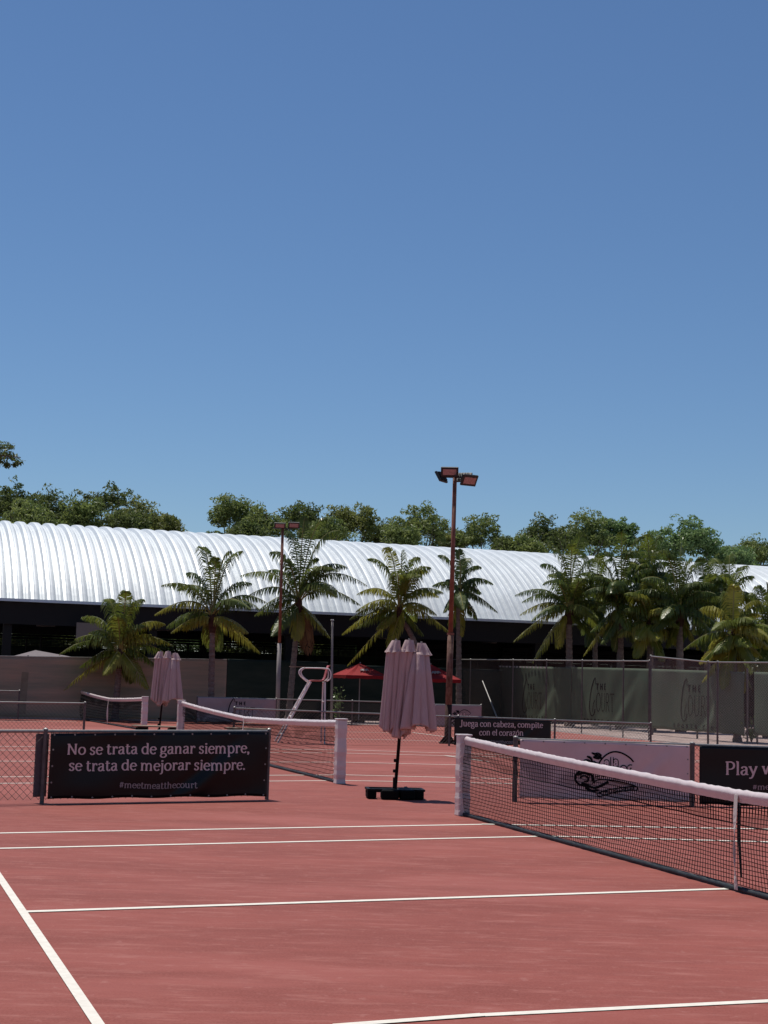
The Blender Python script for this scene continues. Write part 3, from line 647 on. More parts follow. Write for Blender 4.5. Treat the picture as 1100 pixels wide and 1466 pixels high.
# ------------------------------------------------------------------ parasols (closed, three bundled tops)
def parasol(base, top_z, label, group, seed=0):
    rnd = random.Random(seed); B0 = np.array([base[0], base[1], 0.])
    root = thing('folded_parasol', label, 'parasol', B0, group)
    lean = np.array([.055, .0, 0.])          # the pole leans a little
    ax = lambda z: B0 + lean * z + Zv * z
    MB().tube([ax(.06), ax(1.2), ax(top_z - .06)], .026, 12).build('pole', M['blackmetal'], root, smooth=True)
    kb = MB()
    for z in (.42, .58): kb.box(ax(z) + np.array([-.035, -.01, 0]), .05, .05, .05)
    kb.build('crank', M['blackmetal'], root, bevel=.01)
    # three folded canopies hang side by side from one pole, each under its own vent cap
    for i, (x0, x1, r0, r1, y0, zb_, dz) in enumerate(((-.175, -.17, .138, .165, .02, 1.07, 0), (.03, .0, .132, .185, .04, .98, .012), (.225, .295, .138, .330, -.06, 1.10, -.03))):
        NT, NA, npl = 30, 168, (7, 7, 6)[i]; rows = []; p0, p1, p2 = [rnd.uniform(0, 6.3) for _ in range(3)]
        zt = top_z + dz - .15
        for j in range(NT + 1):
            f = j / NT; row = []
            for k in range(NA + 1):
                th = 2 * math.pi * k / NA
                a = r0 + (r1 - r0) * f ** 1.1
                w1 = npl * th * .5 + .5 * math.sin(2 * th + p0) + .5 * f * math.sin(th + p1); cusp = 1 - abs(math.sin(w1)) ** .7
                w2 = npl * th * .5 + 1.1 + .7 * math.sin(3 * th + p1); c2_ = 1 - abs(math.sin(w2)) ** .6
                r_ = a * (1 - (.30 + .26 * f) * cusp - (.06 + .22 * f) * c2_)
                hem = max(0, (f - .75) / .25) * (.045 * math.sin(2 * th + p2) - .05 * cusp)
                row.append(ax(zt + (zb_ - zt) * f) + np.array([x0 + (x1 - x0) * f + r_ * math.cos(th), y0 * min(1, 4 * f) + r_ * .82 * math.sin(th), hem]))
            rows.append(row)
        cn = MB().grid(rows).build('canopy', M['pinkcloth'], root, smooth=True, thick=.004)
        NAv = 64; rows = []; nf = 7
        for j in range(11):
            f = j / 10; row = []
            for k in range(NAv + 1):
                th = 2 * math.pi * k / NAv; cw = 1 - abs(math.sin(nf * th * .5 + i))
                r_ = (.064 + .060 * f ** .9) * (1 + .06 * f - .22 * f * cw) + .006 * max(0, (f - .8) / .2)
                tilt = .05 * f if i == 2 else (-.03 * f if i == 0 else 0)
                row.append(ax(top_z + dz - .185 * f) + np.array([x0 + tilt + r_ * math.cos(th), r_ * math.sin(th), -.012 * f * cw]))
            rows.append(row)
        vt = MB().grid(rows); vt.add([p + Zv * .002 for p in rows[0][:NAv]], [tuple(range(NAv))])
        vo = vt.build('vent_cap', M['pinkcloth'], cn, smooth=True)
        MB().tube([ax(top_z + dz - .01) + np.array([x0, 0, 0]), ax(top_z + dz + .025) + np.array([x0, 0, 0])], .016, 8).build('finial', M['rail'], vo)
    return root, B0, ax
def parasol_base(root, B0):
    m = MB()
    fx, fy = np.array([1., .10, 0]), np.array([-.10, 1., 0])
    for a, b, l in ((0, -.20, .80), (0, .20, .80)): m.box(B0 + fy * b + Zv * .14, l, .05, .03, fx, fy)
    for a in (-.42, .42): m.box(B0 + fx * a + Zv * .14, .05, .45, .03, fx, fy)
    m.box(B0 + Zv * .12, .07, .44, .06, fx, fy); m.box(B0 + Zv * .12, .9, .07, .06, fx, fy); m.tube([B0 + Zv * .01, B0 + Zv * .32], .033, 12)
    m.build('base_frame', M['blackmetal'], root)
    for a, b, l, w_ in ((-.37, -.04, .14, .36), (-.10, -.19, .26, .26), (.17, -.17, .22, .26), (.33, -.02, .20, .40), (.10, .2, .3, .2)):
        h = .145 if a > -.3 else .135
        MB().box(B0 + fx * a + fy * b + Zv * (h / 2 + .004), l, w_, h, fx, fy).build('base_weight', M['blackplastic'], root, bevel=.025)
    sb = MB(); 
    rows = []
    for j in range(9):
        rows.append([B0 + fx * (.02 + .24 * i / 10) + fy * (-.25 + .22 * j / 8) + Zv * (.150 + .035 * math.sin(math.pi * i / 10) * math.sin(math.pi * j / 8) * (1 + .5 * math.sin(i * 1.7 + j))) for i in range(11)])
    sb.grid(rows).build('sandbag', M['sandbag'], root, smooth=True)
pb = gp(565, 1143)
rt_, B0, ax = parasol(pb, at(573, 917, pb[1])[2], 'closed dusty pink parasol with three top caps standing right of the middle net', 'closed pink parasols', 4)
parasol_base(rt_, B0)
pb2 = np.array([at(229.5, 1000, 40.2)[0], 40.2, 0])
rt_, B0, ax = parasol(pb2, at(238, 933, 40.2)[2], 'smaller closed pink parasol seen between the farthest net and the middle net', 'closed pink parasols', 9)
parasol_base(rt_, B0)

# ------------------------------------------------------------------ lamp posts
def floodlight(root, c, yaw, tilt, wd=.50, ht=.34):
    fwd_h = np.array([math.sin(yaw), -math.cos(yaw), 0.]); side = np.array([math.cos(yaw), math.sin(yaw), 0.])
    nrm_ = fwd_h * math.cos(tilt) - Zv * math.sin(tilt); up = np.cross(nrm_, side); up = up if up[2] > 0 else -up
    h = MB().box(c, wd, .07, ht, side, nrm_, up).build('floodlight', M['lampblack'], root, bevel=.02)
    MB().box(c + nrm_ * .037, wd * .76, .012, ht * .58, side, nrm_, up).build('lens', M['lampglass'], h)
    m = MB()
    for k in range(7): m.box(c - nrm_ * .055 + side * (wd * .1 * (k - 3)), .012, .05, ht * .8, side, nrm_, up)
    m.build('cooling_fins', M['lampblack'], h)
    return h
base = gp(641, 1064.5); topp = at(651.5, 684, base[1])
root = thing('lamp_post', 'tall rusty brown lamp post with floodlights beside the small black banner', 'lamp post', base, 'court lamp posts')
ax_ = lambda f: base + (topp - base) * f
zf = lambda y: (at(645, y, base[1])[2]) / topp[2]
MB().tube([ax_(zf(908)), ax_(1)], [.070, .062], 14).build('upper_pole', M['rustpaint'], root, smooth=True)
MB().tube([ax_(zf(1010)), ax_(zf(907))], [.098, .090], 14).build('lower_pole', M['rustpeel'], root, smooth=True)
MB().tube([ax_(0), ax_(.012), ax_(.03), ax_(zf(1009))], [.115, .110, .104, .100], 14).build('pole_foot', M['darkrust'], root, smooth=True)
fm = MB().box(ax_(0) + Zv * .012, .5, .5, .025)
for k in range(8):
    t = k * math.pi / 4; dx = np.array([math.cos(t), math.sin(t), 0])
    fm.add([ax_(0) + dx * .10 + Zv * .02, ax_(0) + dx * .24 + Zv * .026, ax_(0) + dx * .105 + Zv * .2, ax_(0) + dx * .105 + Zv * .2 + np.array([.004, .004, 0])], [(0, 1, 2), (0, 1, 3)])
fm.build('base_flange', M['darkrust'], root)
col = MB().tube([ax_(zf(909)), ax_(zf(906))], [.108, .108], 14); col.build('collar', M['rustpaint'], root)
arm = MB(); arm.box(topp + Zv * .02, .9, .05, .05); arm.box(topp + Zv * .02, .05, .7, .05); arm.tube([topp + Zv * -.1, topp + Zv * .3], .04, 8); arm.build('cross_arm', M['lampblack'], root)
Yl = base[1]
floodlight(root, at(644, 675.5, Yl - .15), -.05, R(22), .52, .30)
floodlight(root, at(672, 687.5, Yl - .12), R(28), R(32), .52, .36)
floodlight(root, at(632, 683, Yl + .1), R(-118), R(30), .52, .34)
floodlight(root, at(664, 683.5, Yl + .45), R(160), R(35), .5, .34)
base = P(44.6, 0) * 0 + onu(397.5, 1020, 44.6); base[2] = 0; topp = onu(405, 757, 44.6)
root = thing('lamp_post', 'slim lamp post with two floodlights in front of the leaning palm', 'lamp post', base, 'court lamp posts')
ax_ = lambda f: base + (topp - base) * f
fb = onu(400, 921, 44.6)[2] / topp[2]
MB().tube([ax_(fb), ax_(1)], [.062, .055], 12).build('upper_pole', M['rustpaint'], root, smooth=True)
MB().tube([ax_(0), ax_(fb)], [.088, .084], 12).build('lower_pole', M['polewhite'], root, smooth=True)
MB().box(topp + Zv * .02, .8, .05, .05).build('cross_arm', M['lampblack'], root)
Yl = topp[1]
floodlight(root, at(401, 752.5, Yl - .1), R(6), R(20), .46, .24); floodlight(root, at(421, 752, Yl - .1), R(8), R(20), .46, .26)
wp = onu(475.5, 1015, 45.5); wp[2] = 0
root = thing('flag_pole', 'slim bare white pole right of the umpire chair', 'pole', wp)
tp_ = onu(476, 888, 45.5)
MB().tube([wp, tp_], [.055, .045], 10).build('shaft', M['polewhite'], root, smooth=True)
MB().tube([tp_, tp_ + Zv * .04], [.075, .05], 10).build('top_cap', M['alu'], root)

# ------------------------------------------------------------------ umpire chair
cf, cb = gp(396, 1062.5), gp(465, 1064)
mid = (cf + cb) / 2; fx = nrm((cf - cb) * [1, 1, 0]); sd = np.array([-fx[1], fx[0], 0.])   # fx = facing, sd = sideways
root = thing('umpire_chair', 'tall umpire chair with a red seat and white ladder legs behind the middle net', 'umpire chair', mid)
Yc = mid[1]; zs = at(448, 976, Yc)[2]; sc_ = at(456, 976, Yc); sc_[2] = zs
seatc = np.array([sc_[0], sc_[1], zs])
for s in (-1, 1):
    MB().tube([cf + sd * .52 * s, seatc + fx * .24 + sd * .30 * s], .030, 6).build('ladder_rail', M['alu'], root)
    MB().tube([cb + sd * .50 * s + fx * .05, seatc - fx * .16 + sd * .27 * s], .024, 6).build('rear_leg', M['alu'], root)
lf = MB()
for k in range(1, 7):
    f = k / 7; a = cf + (seatc + fx * .24 - cf) * f; hw = .52 - .22 * f
    MB().box(a, .05, hw * 2, .016, fx, sd).build('ladder_step', M['alu'], root)
for f in (.35, .68):
    a = cb + fx * .05 + (seatc - fx * .16 - cb - fx * .05) * f; hw = .52 - .22 * f
    MB().tube([a - sd * hw, a + sd * hw], .018, 6).build('leg_brace', M['alu'], root)
rows = []
for i, (x, z) in enumerate(((.26, -.015), (.22, .02), (.1, .022), (-.02, .02), (-.12, .03), (-.17, .10), (-.20, .22), (-.235, .36), (-.26, .43), (-.29, .44))):
    wv = .28 - .02 * (i > 5)
    rows.append([seatc + fx * x + sd * wv * t + Zv * (z + .02 * t * t) for t in (-1, -.6, 0, .6, 1)])
MB().grid(rows).build('seat', M['redseat'], root, smooth=True, thick=.022)
for s in (-1, 1):
    loop = [(-.20, .02), (-.29, .10), (-.31, .22), (-.27, .33), (-.15, .375), (.30, .375), (.44, .36), (.52, .27), (.49, .17), (.40, .08), (.28, -.01)]
    MB().tube([seatc + fx * x + sd * .33 * s + Zv * z for x, z in cr(loop, 4)], .020, 6).build('arm_loop', M['alu'], root, smooth=True)
MB().box(seatc + fx * .62 + Zv * .40 + sd * .25, .42, .26, .018, fx, sd).build('writing_board', M['wood'], root)

# ------------------------------------------------------------------ benches by the second divider
def bench(xa, xb, y, Y, label):
    a, b = at(xa, y, Y), at(xb, y + 1.5, Y - .15); z = (a[2] + b[2]) / 2; d = nrm((b - a) * [1, 1, 0]); L = np.linalg.norm(b[:2] - a[:2]); n_ = np.array([-d[1], d[0], 0])
    c = (a + b) / 2; root = thing('bench', label, 'bench', (c[0], c[1], 0), 'court side benches')
    for k in (-1, 0, 1): MB().box([c[0], c[1], z] + n_ * .125 * k, L, .115, .035, d, n_).build('seat_plank', M['wood'], root, bevel=.006)
    for s in (-.32, .32):
        q = np.array([c[0], c[1], 0]) + d * L * s; MB().box(q + Zv * (z / 2 - .012), .26, .34, z - .03, d, n_).build('leg_block', M['blackplastic'], root, bevel=.015)
bench(191, 262, 1039.3, 39.3, 'low plank bench on black blocks under the smaller parasol')
bench(324, 382, 1042.5, 36.5, 'low plank bench seen through the middle net')

# ------------------------------------------------------------------ red parasols in front of the hall
def red_parasol(px, ytop, xl, xr, yb, u, label, mark):
    c = onu(px, ytop, u); zb_ = onu(px, yb, u)[2]; hw = np.linalg.norm(onu(xr, yb, u)[:2] - onu(xl, yb, u)[:2]) / 2
    root = thing('red_parasol', label, 'parasol', (c[0], c[1], 0), 'open red parasols')
    a = R(20); ex = np.array([math.cos(a), math.sin(a), 0]); ey = np.array([-math.sin(a), math.cos(a), 0])
    cor = [c + ex * hw * sx + ey * hw * sy for sx, sy in ((-1, -1), (1, -1), (1, 1), (-1, 1))]
    for q in cor: q[2] = zb_ + .13
    m = MB(); n_ = 8
    for k in range(4):
        p, q = cor[k], cor[(k + 1) % 4]
        rows = [[c + (p + (q - p) * i / n_ - c) * f - Zv * (.10 * math.sin(math.pi * f) * (1 if 0 < i < n_ else .0)) * .4 for i in range(n_ + 1)] for f in np.linspace(0.02, 1, 7)]
        rows.append([r_ - Zv * (.13 + .015 * math.sin(i * 2.1)) for i, r_ in enumerate(rows[-1])])
        m.grid(rows)
    cn = m.build('canopy', M['redcanvas'], root, smooth=False, thick=.006)
    pc = np.array([c[0], c[1], 0]); MB().tube([pc, pc + Zv * (c[2] + .05)], .022, 8).build('pole', M['polewhite'], root)
    MB().box(pc + Zv * .05, .5, .5, .1).build('foot', M['blackplastic'], root, bevel=.02)
    rb = MB()
    for q in cor: rb.tube([pc + Zv * (c[2] - .05), q - Zv * .02], .010, 5)
    rb.build('ribs', M['polewhite'], root)
    # pale script mark on the near slope
    p, q = cor[0], cor[1]; mk = MB()
    pts = cr([(0.34, .60), (.40, .52), (.46, .60), (.50, .50), (.56, .58), (.62, .50), (.68, .55)], 5)
    for x, y in [(0, .0), (0, .06)]:
        w3 = [c + (p + (q - p) * (a_ ) - c) * (b_ + y) + np.array([0, -.03, .015]) for a_, b_ in pts]
        mk.tube(w3, .022, 4)
    mk.build('printed_mark', M['polewhite'], cn)
red_parasol(516, 949.5, 487, 546, 971.5, 46.0, 'open red parasol left of the front pink parasol under the palms', 1)
red_parasol(617, 951, 590, 652, 976.5, 44.6, 'open red parasol half hidden between the front pink parasol and brown lamp post', 1)

# ------------------------------------------------------------------ hall with the arched roof
U0, U1, VA, VB = 50.0, 68.0, 14.0, -75.0
EZ, RISE = 4.56, 3.95
hall = thing('sports_hall', 'long open sided sports hall under a ribbed silver arched roof', 'hall', P(59, -10))
Rr = (9 ** 2 + RISE ** 2) / (2 * RISE); zc = EZ + RISE - Rr; amax = math.asin(9 / Rr)
prof = []     # rib profile over one period, (v offset, raise)
PER = .66; RS = .66 / .57
shape = [(0, 0), (.07, 0), (.08, .012), (.09, 0), (.17, 0), (.25, .112), (.30, .120), (.36, .124), (.375, .110), (.39, .124), (.445, .120), (.49, .112), (.57, 0)]
NA = 44; m = MB(); vlist = []
k = 0; v = VA
while v > VB:
    for a, h in shape[:-1]: vlist.append((v - a * RS, h))
    v -= PER
rows = []
for v, h in vlist:
    row = []
    for i in range(NA + 1):
        a = -amax + 2 * amax * i / NA; rr_ = Rr + h
        row.append(P(59 + rr_ * math.sin(a), v, zc + rr_ * math.cos(a)))
    rows.append(row)
m.grid(rows).build('roof', M['roof'], hall, smooth=False)
fx_ = MB()
for u in (U0 + .22, U1 - .22):
    fx_.hexa([P(u - .07, VA, EZ - .95), P(u - .07, VB, EZ - .95), P(u + .07, VB, EZ - .95), P(u + .07, VA, EZ - .95)], [P(u - .07, VA, EZ - .02), P(u - .07, VB, EZ - .02), P(u + .07, VB, EZ - .02), P(u + .07, VA, EZ - .02)])
gt = MB()
gt.hexa([P(U0 - .16, VA, EZ - .03), P(U0 - .16, VB, EZ - .03), P(U0 - .02, VB, EZ - .03), P(U0 - .02, VA, EZ - .03)], [P(U0 - .14, VA, EZ + .085), P(U0 - .14, VB, EZ + .085), P(U0 - .04, VB, EZ + .085), P(U0 - .04, VA, EZ + .085)]); gt.build('gutter', M['roof'], hall)
fx_.build('eave_beam', M['hallblack'], hall)
lp = MB(); rnd = random.Random(7)
for v in np.arange(VA, VB, -6.0):
    for u in (U0 + .5, U1 - .5):
        MB().box(P(u, v, EZ / 2 - .3), .34, .34, EZ - .6, (*DU, 0), (*DV, 0)).build('column', M['hallblack'], hall)
ins = MB()
for v in np.arange(VA, VB, -6.0):      # tie beams across the hall
    ins.hexa([P(U0 + .3, v + .1, 3.75), P(U1 - .3, v + .1, 3.75), P(U1 - .3, v - .1, 3.75), P(U0 + .3, v - .1, 3.75)], [P(U0 + .3, v + .1, 4.2), P(U1 - .3, v + .1, 4.2), P(U1 - .3, v - .1, 4.2), P(U0 + .3, v - .1, 4.2)])
for k, v in enumerate(np.arange(VA - 3, VB, -6.0)):
    lm_ = MB()
    for u in (55.0, 63.0): lm_.box(P(u, v, 3.95), .9, .22, .09, (*DV, 0), (*DU, 0)); lm_.tube([P(u, v, 4.0), P(u, v, 6.5)], .012, 4)
    lm_.build('hanging_lamp', M['polewhite'], hall)
cw_ = MB()
for u in (56.0, 62.0):
    for v in np.arange(VA - 2, VB, -4.0): cw_.tube([P(u, v, .06), P(u, v, 3.3)], .05, 6)
    cw_.tube([P(u, VA - 2, 3.3), P(u, VB + 2, 3.3)], .04, 6); cw_.tube([P(u, VA - 2, 2.2), P(u, VB + 2, 2.2)], .03, 6)
cw_.build('court_cage', M['blackmetal'], hall)
ins.build('tie_beams', M['hallblack'], hall)
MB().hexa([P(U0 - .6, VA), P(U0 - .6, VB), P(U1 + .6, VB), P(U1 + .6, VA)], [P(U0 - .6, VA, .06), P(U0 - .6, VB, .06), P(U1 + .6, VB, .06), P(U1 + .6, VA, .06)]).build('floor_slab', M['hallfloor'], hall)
nt_ = MB()                              # dark sheet added on the far side to darken the view under the roof
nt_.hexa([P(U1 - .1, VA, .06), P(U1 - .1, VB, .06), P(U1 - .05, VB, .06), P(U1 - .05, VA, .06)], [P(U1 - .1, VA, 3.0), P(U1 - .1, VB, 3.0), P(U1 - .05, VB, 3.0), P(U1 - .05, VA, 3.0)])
nt_.build('far_side_darkener', M['darkscreen'], hall)
bk = MB()  # black sheet added to close the bright gap at right
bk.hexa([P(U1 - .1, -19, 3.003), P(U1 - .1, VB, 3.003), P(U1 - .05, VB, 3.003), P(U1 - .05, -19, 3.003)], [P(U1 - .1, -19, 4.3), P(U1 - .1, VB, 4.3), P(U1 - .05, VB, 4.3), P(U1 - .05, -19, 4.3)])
bk.build('upper_far_darkener', M['hallblack'], hall)
slat = MB()  # black mesh as slats, closed up to dim the foliage behind
for z in np.arange(3.02, 4.3, .075): slat.hexa([P(U1 - .1, VA, z), P(U1 - .1, -18.9, z), P(U1 - .06, -18.9, z), P(U1 - .06, VA, z)], [P(U1 - .1, VA, z + .056), P(U1 - .1, -18.9, z + .056), P(U1 - .06, -18.9, z + .056), P(U1 - .06, VA, z + .056)])
slat.build('dimming_slats', M['hallblack'], hall)
# small lights of the interior ceiling
# dark windscreen under the near eave
def near_screen(xa, xb, y, u, h0, label, m):
    a, b = onu(xa, y, u), onu(xb, y, u); s = Sheet(a, b, (.05, .05), (h0, h0), off=0, wr=.03, seed=int(xa))
    o = s.build('windscreen', m, nx=60); tag(o, label, 'windscreen', 'windscreens by the courts'); return s, o
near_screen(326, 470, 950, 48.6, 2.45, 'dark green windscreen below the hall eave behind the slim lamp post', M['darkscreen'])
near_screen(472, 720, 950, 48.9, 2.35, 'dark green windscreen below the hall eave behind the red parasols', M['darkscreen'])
# tan windscreen at the left
a, b = onu(-60, 940, 43.6), onu(325, 945, 43.6)
sh = Sheet(a, b, (.06, .06), (onu(0, 941, 43.6)[2], onu(325, 945, 43.6)[2]), off=.02, wr=.035, seed=41)
tw = sh.build('windscreen', M['tanscreen'], nx=120); tag(tw, 'long tan fabric windscreen behind the farthest net at left', 'windscreen', 'windscreens by the courts')
MB().tube([sh.pt(i / 40, 1.0, -.0) + Zv * .02 for i in range(41)], .022, 6).build('top_rail', M['rail'], tw)
pm_ = MB()
for i in range(9): p = sh.pt(i / 8, 0, -.09); p[2] = 0; MB().tube([p, p + Zv * 2.3], .035, 8).build('post', M['steel'], tw)
xa = np.linalg.norm(onu(30, 1000, 43.6)[:2] - a[:2]) / sh.L; xb = np.linalg.norm(onu(40, 1000, 43.6)[:2] - a[:2]) / sh.L
MB().grid([[sh.pt(x + (1 - t) * -.006, t, .006) for x in np.linspace(xa, xb, 5)] for t in np.linspace(.06, .75, 8)]).build('sunlit_band', M['sunband'], tw)  # sunlit band painted as a paler strip
MB().hexa([P(43.2, 12), P(43.2, -6), P(43.45, -6), P(43.45, 12)], [P(43.2, 12, .06), P(43.2, -6, .06), P(43.45, -6, .06), P(43.45, 12, .06)]).build('kerb', M['dirt']); struct(bpy.data.objects['kerb'])
# grey tent peak behind it, beige board
pk = onu(51, 931, 46.5); root = thing('canopy_tent', 'grey tent peak showing above the tan windscreen', 'tent', (pk[0], pk[1], 0))
cs = [pk + np.array([x, y, 0]) for x, y in ((-.9, -.7), (1.9, -.7), (1.9, 1.4), (-.9, 1.4))]
for q in cs: q[2] = onu(51, 943, 46.5)[2]
MB().add([pk] + cs, [(0, 1, 2), (0, 2, 3), (0, 3, 4), (0, 4, 1)]).build('roof', M['tent'], root, thick=.01)
for q in cs: MB().tube([[q[0], q[1], 0], q], .025, 6).build('leg', M['alu'], root)
a, b = onu(110, 891, 49.6), onu(147, 893, 49.6); zb_ = onu(110, 918, 49.6)[2]
root = thing('hanging_board', 'plain beige board hanging under the hall eave behind the left palm', 'board', a)
MB().hexa([[a[0], a[1], zb_], [b[0], b[1], zb_], [b[0] + .01, b[1] + .04, zb_], [a[0] + .01, a[1] + .04, zb_]], [a, b, b + [.01, .04, 0], a + [.01, .04, 0]]).build('panel', M['beige'], root)
hg = MB()
for f in (.1, .9): q = a + (b - a) * f; hg.tube([q, q + Zv * (3.9 - q[2])], .012, 5)
hg.build('hangers', M['hallblack'], root)

# ------------------------------------------------------------------ palms
def frond(c, tip, lift, rnd, ll=.62, nl=40, wl=.040, hang=.55):
    """(leaflets, rachis) of one leaf from c to tip"""
    c = np.asarray(c, float); tip = np.asarray(tip, float); L = np.linalg.norm(tip - c)
    dv = tip - c; ctl = c + dv * [.34, .34, .72] + Zv * (lift + .12) * L
    bz = lambda t: (1 - t) ** 2 * c + 2 * t * (1 - t) * ctl + t * t * tip
    m = MB(); rc = MB()
    pts = [bz(i / 12) for i in range(13)]; rc.tube(pts, [.030 * (1 - .85 * i / 12) + .004 for i in range(13)], 5)
    hv = (tip - c) * [1, 1, 0]; sidev = nrm(np.cross(hv, Zv)) if np.linalg.norm(hv) > .25 * L else nrm([rnd.uniform(-1, 1), rnd.uniform(-1, 1), 0])
    roll = rnd.uniform(-.5, .5)
    for i in range(nl):
        t = .14 + .86 * (i + .5) / nl; p = bz(t); tg = nrm(bz(min(1, t + .02)) - bz(t - .02))
        s0 = nrm(sidev - tg * (sidev @ tg)); nu = np.cross(tg, s0); nu = nu if nu[2] > 0 else -nu
        l = ll * (math.sin(math.pi * min(1, .16 + .82 * t)) ** .7) * rnd.uniform(.82, 1.12)
        for sg in (-1, 1):
            if rnd.random() < .04: continue
            d0 = nrm(sg * s0 * 1.0 + tg * (.40 + .75 * t * t) + nu * (.22 + sg * roll * .5) - Zv * .38 + np.array([rnd.gauss(0, .07) for _ in range(3)]))
            q1 = p + d0 * l * .45; d1 = nrm(d0 - Zv * hang * rnd.uniform(.8, 1.5)); q2 = q1 + d1 * l * .35; d2_ = nrm(d1 - Zv * hang * 1.2); q3 = q2 + d2_ * l * .25
            wv = nrm(np.cross(d0, nu)) * wl * .5 * rnd.uniform(.8, 1.2)
            m.add([p - wv * .6, p + wv * .6, q1 + wv, q1 - wv, q2 + wv * .75, q2 - wv * .75, q3], [(0, 1, 2, 3), (3, 2, 4, 5), (5, 4, 6)])
    return m, rc
def palm(cpx, cpy, u, basepx, tips, label, seed, extra=5, scale=1.0, tints=(0,), trunk_r=.11, dead=(), bend=0.0, ll=.62, plane='u'):
    rnd = random.Random(seed); f_ = onu if plane == 'u' else onv
    c = f_(cpx, cpy, u); b = f_(basepx, 1000, u); b = np.array([b[0], b[1], 0.])
    root = thing('palm_tree', label, 'palm tree', b, 'palms in front of the hall')
    midp = (b + c) / 2 + np.array([bend, 0, 0]); pts = []; rs = []
    n_ = 40
    for i in range(n_ + 1):
        t = i / n_; p = (1 - t) ** 2 * b + 2 * t * (1 - t) * midp + t * t * (c - Zv * .25); pts.append(p)
        rs.append(trunk_r * (1.25 - .35 * t + .5 * max(0, .08 - t) / .08) * (1 + (.07 if i % 2 else -.05)))
    MB().tube(pts, rs, 10).build('trunk', M['palmtrunk'], root)
    MB().tube([c - Zv * .55, c - Zv * .25, c + Zv * .05, c + Zv * .25], [trunk_r * 1.1, trunk_r * 1.5, trunk_r * 1.3, trunk_r * .4], 10).build('crown_base', M['palmfibre'], root)
    al = []
    for tp in tips:
        x, y = tp[:2]; tint = tp[2] if len(tp) > 2 else None
        Y = c[1] + rnd.uniform(-.9, .7); al.append((at(x, y, Y), tint))
    Lm = np.mean([np.linalg.norm(t - c) for t, _ in al])
    for k in range(extra + (13 if cpx > 780 else 2)):
        th = rnd.uniform(0, 6.283); el = rnd.uniform(-.75, 1.0); L = Lm * rnd.uniform(.75, 1.05)
        al.append((c + L * np.array([math.cos(th) * math.cos(el), math.sin(th) * math.cos(el), math.sin(el)]), None))
    for tip, tint in al:
        dz = (tip - c)[2] / (np.linalg.norm(tip - c) + 1e-6); k = tint if tint is not None else rnd.choice(tints)
        lift = .16 + .20 * (1 - abs(dz)) + rnd.uniform(-.04, .06)
        m, rc = frond(c + np.array([rnd.gauss(0, .04), rnd.gauss(0, .04), rnd.uniform(-.1, .15)]), tip, lift, rnd, ll * rnd.uniform(1.0, 1.25), wl=.050, hang=1.5 if k != 3 else 1.6)
        fo = m.build('frond', PALM[k], root); rc.build('rachis', M['rachis'] if k != 3 else M['palmfibre'], fo)
    return root
palm(172, 936, 42.75, 166, [(181, 846), (150, 858), (118, 884), (86, 936), (92, 988, 1), (205, 858), (236, 893), (244, 940), (212, 985, 1), (150, 965, 1), (190, 975), (108, 915), (225, 915), (165, 880)], 'short palm before the tan windscreen at left, some of its fronds yellowing', 1, 5, tints=(0, 0, 1), ll=.55)
palm(305, 885, 42.75, 303, [(287, 783), (347, 789), (232, 838), (222, 880, 1), (372, 934, 1), (381, 862), (330, 790), (246, 905, 1), (360, 835), (268, 820), (310, 800), (355, 905, 1), (262, 900, 1)], 'palm with a ringed trunk before the right end of the tan windscreen', 2, 4, tints=(0, 2), ll=.58)
palm(428, 862, 46.0, 414, [(388, 790), (437, 742), (468, 742), (345, 824), (366, 880), (497, 812), (525, 838), (516, 866), (472, 912, 1), (425, 915, 1), (390, 900), (348, 858), (410, 760), (486, 760), (443, 935, 3), (405, 800), (455, 800)], 'tall dark palm with a leaning trunk right of the slim lamp post', 3, 5, tints=(2, 2, 0), ll=.62)
palm(572, 872, 45.5, 612, [(551, 784), (527, 800), (600, 798), (616, 812), (634, 848), (644, 905, 1), (490, 908, 1), (498, 952, 1), (512, 850), (556, 928, 1), (606, 908), (575, 790), (510, 875, 1), (625, 880), (540, 900, 1), (585, 820)], 'bushy palm with yellowing lower fronds directly above the front pink parasol', 4, 5, tints=(0, 0, 1), bend=.9, ll=.62)
palm(657, 850, 46.5, 658, [(656, 788), (628, 795), (689, 812), (706, 836), (712, 876), (683, 886), (636, 876), (662, 910, 1), (672, 800), (640, 830), (645, 900)], 'small dark palm right behind the tall brown lamp post', 5, 3, tints=(2,), ll=.5, trunk_r=.11)
palm(815, 876, 45.5, 816, [(838, 766), (775, 808), (738, 852), (736, 918, 1), (763, 948, 1), (852, 800), (792, 785), (868, 870), (846, 905), (798, 925, 1), (820, 780), (745, 880, 1), (862, 830)], 'palm with a thick trunk and bronze lower fronds, first of the right group', 6, 6, tints=(0, 2), trunk_r=.14)
palm(888, 872, 43.0, 889, [(890, 762), (922, 768), (848, 800), (858, 872), (836, 938, 1), (932, 815), (938, 890), (868, 790), (916, 850), (968, 925, 1), (905, 790), (862, 920), (880, 930), (910, 920)], 'palm with drooping silvery fronds, second of the right group', 7, 8, tints=(2, 2, 0), trunk_r=.14)
palm(973, 878, 41.0, 975, [(945, 788), (976, 783), (918, 830), (1006, 806), (1024, 850), (928, 905), (1028, 895), (960, 795), (1000, 928, 1), (940, 860), (990, 800), (955, 925)], 'palm with stiff dark fronds, third of the right group', 8, 8, tints=(2, 2, 0), trunk_r=.14)
palm(930, 838, 46.5, 932, [(903, 790), (946, 768), (962, 830), (898, 862), (925, 765), (958, 885), (940, 790), (910, 900)], 'palm standing at the back between the second and third of the right group', 9, 8, tints=(2, 0), trunk_r=.13)
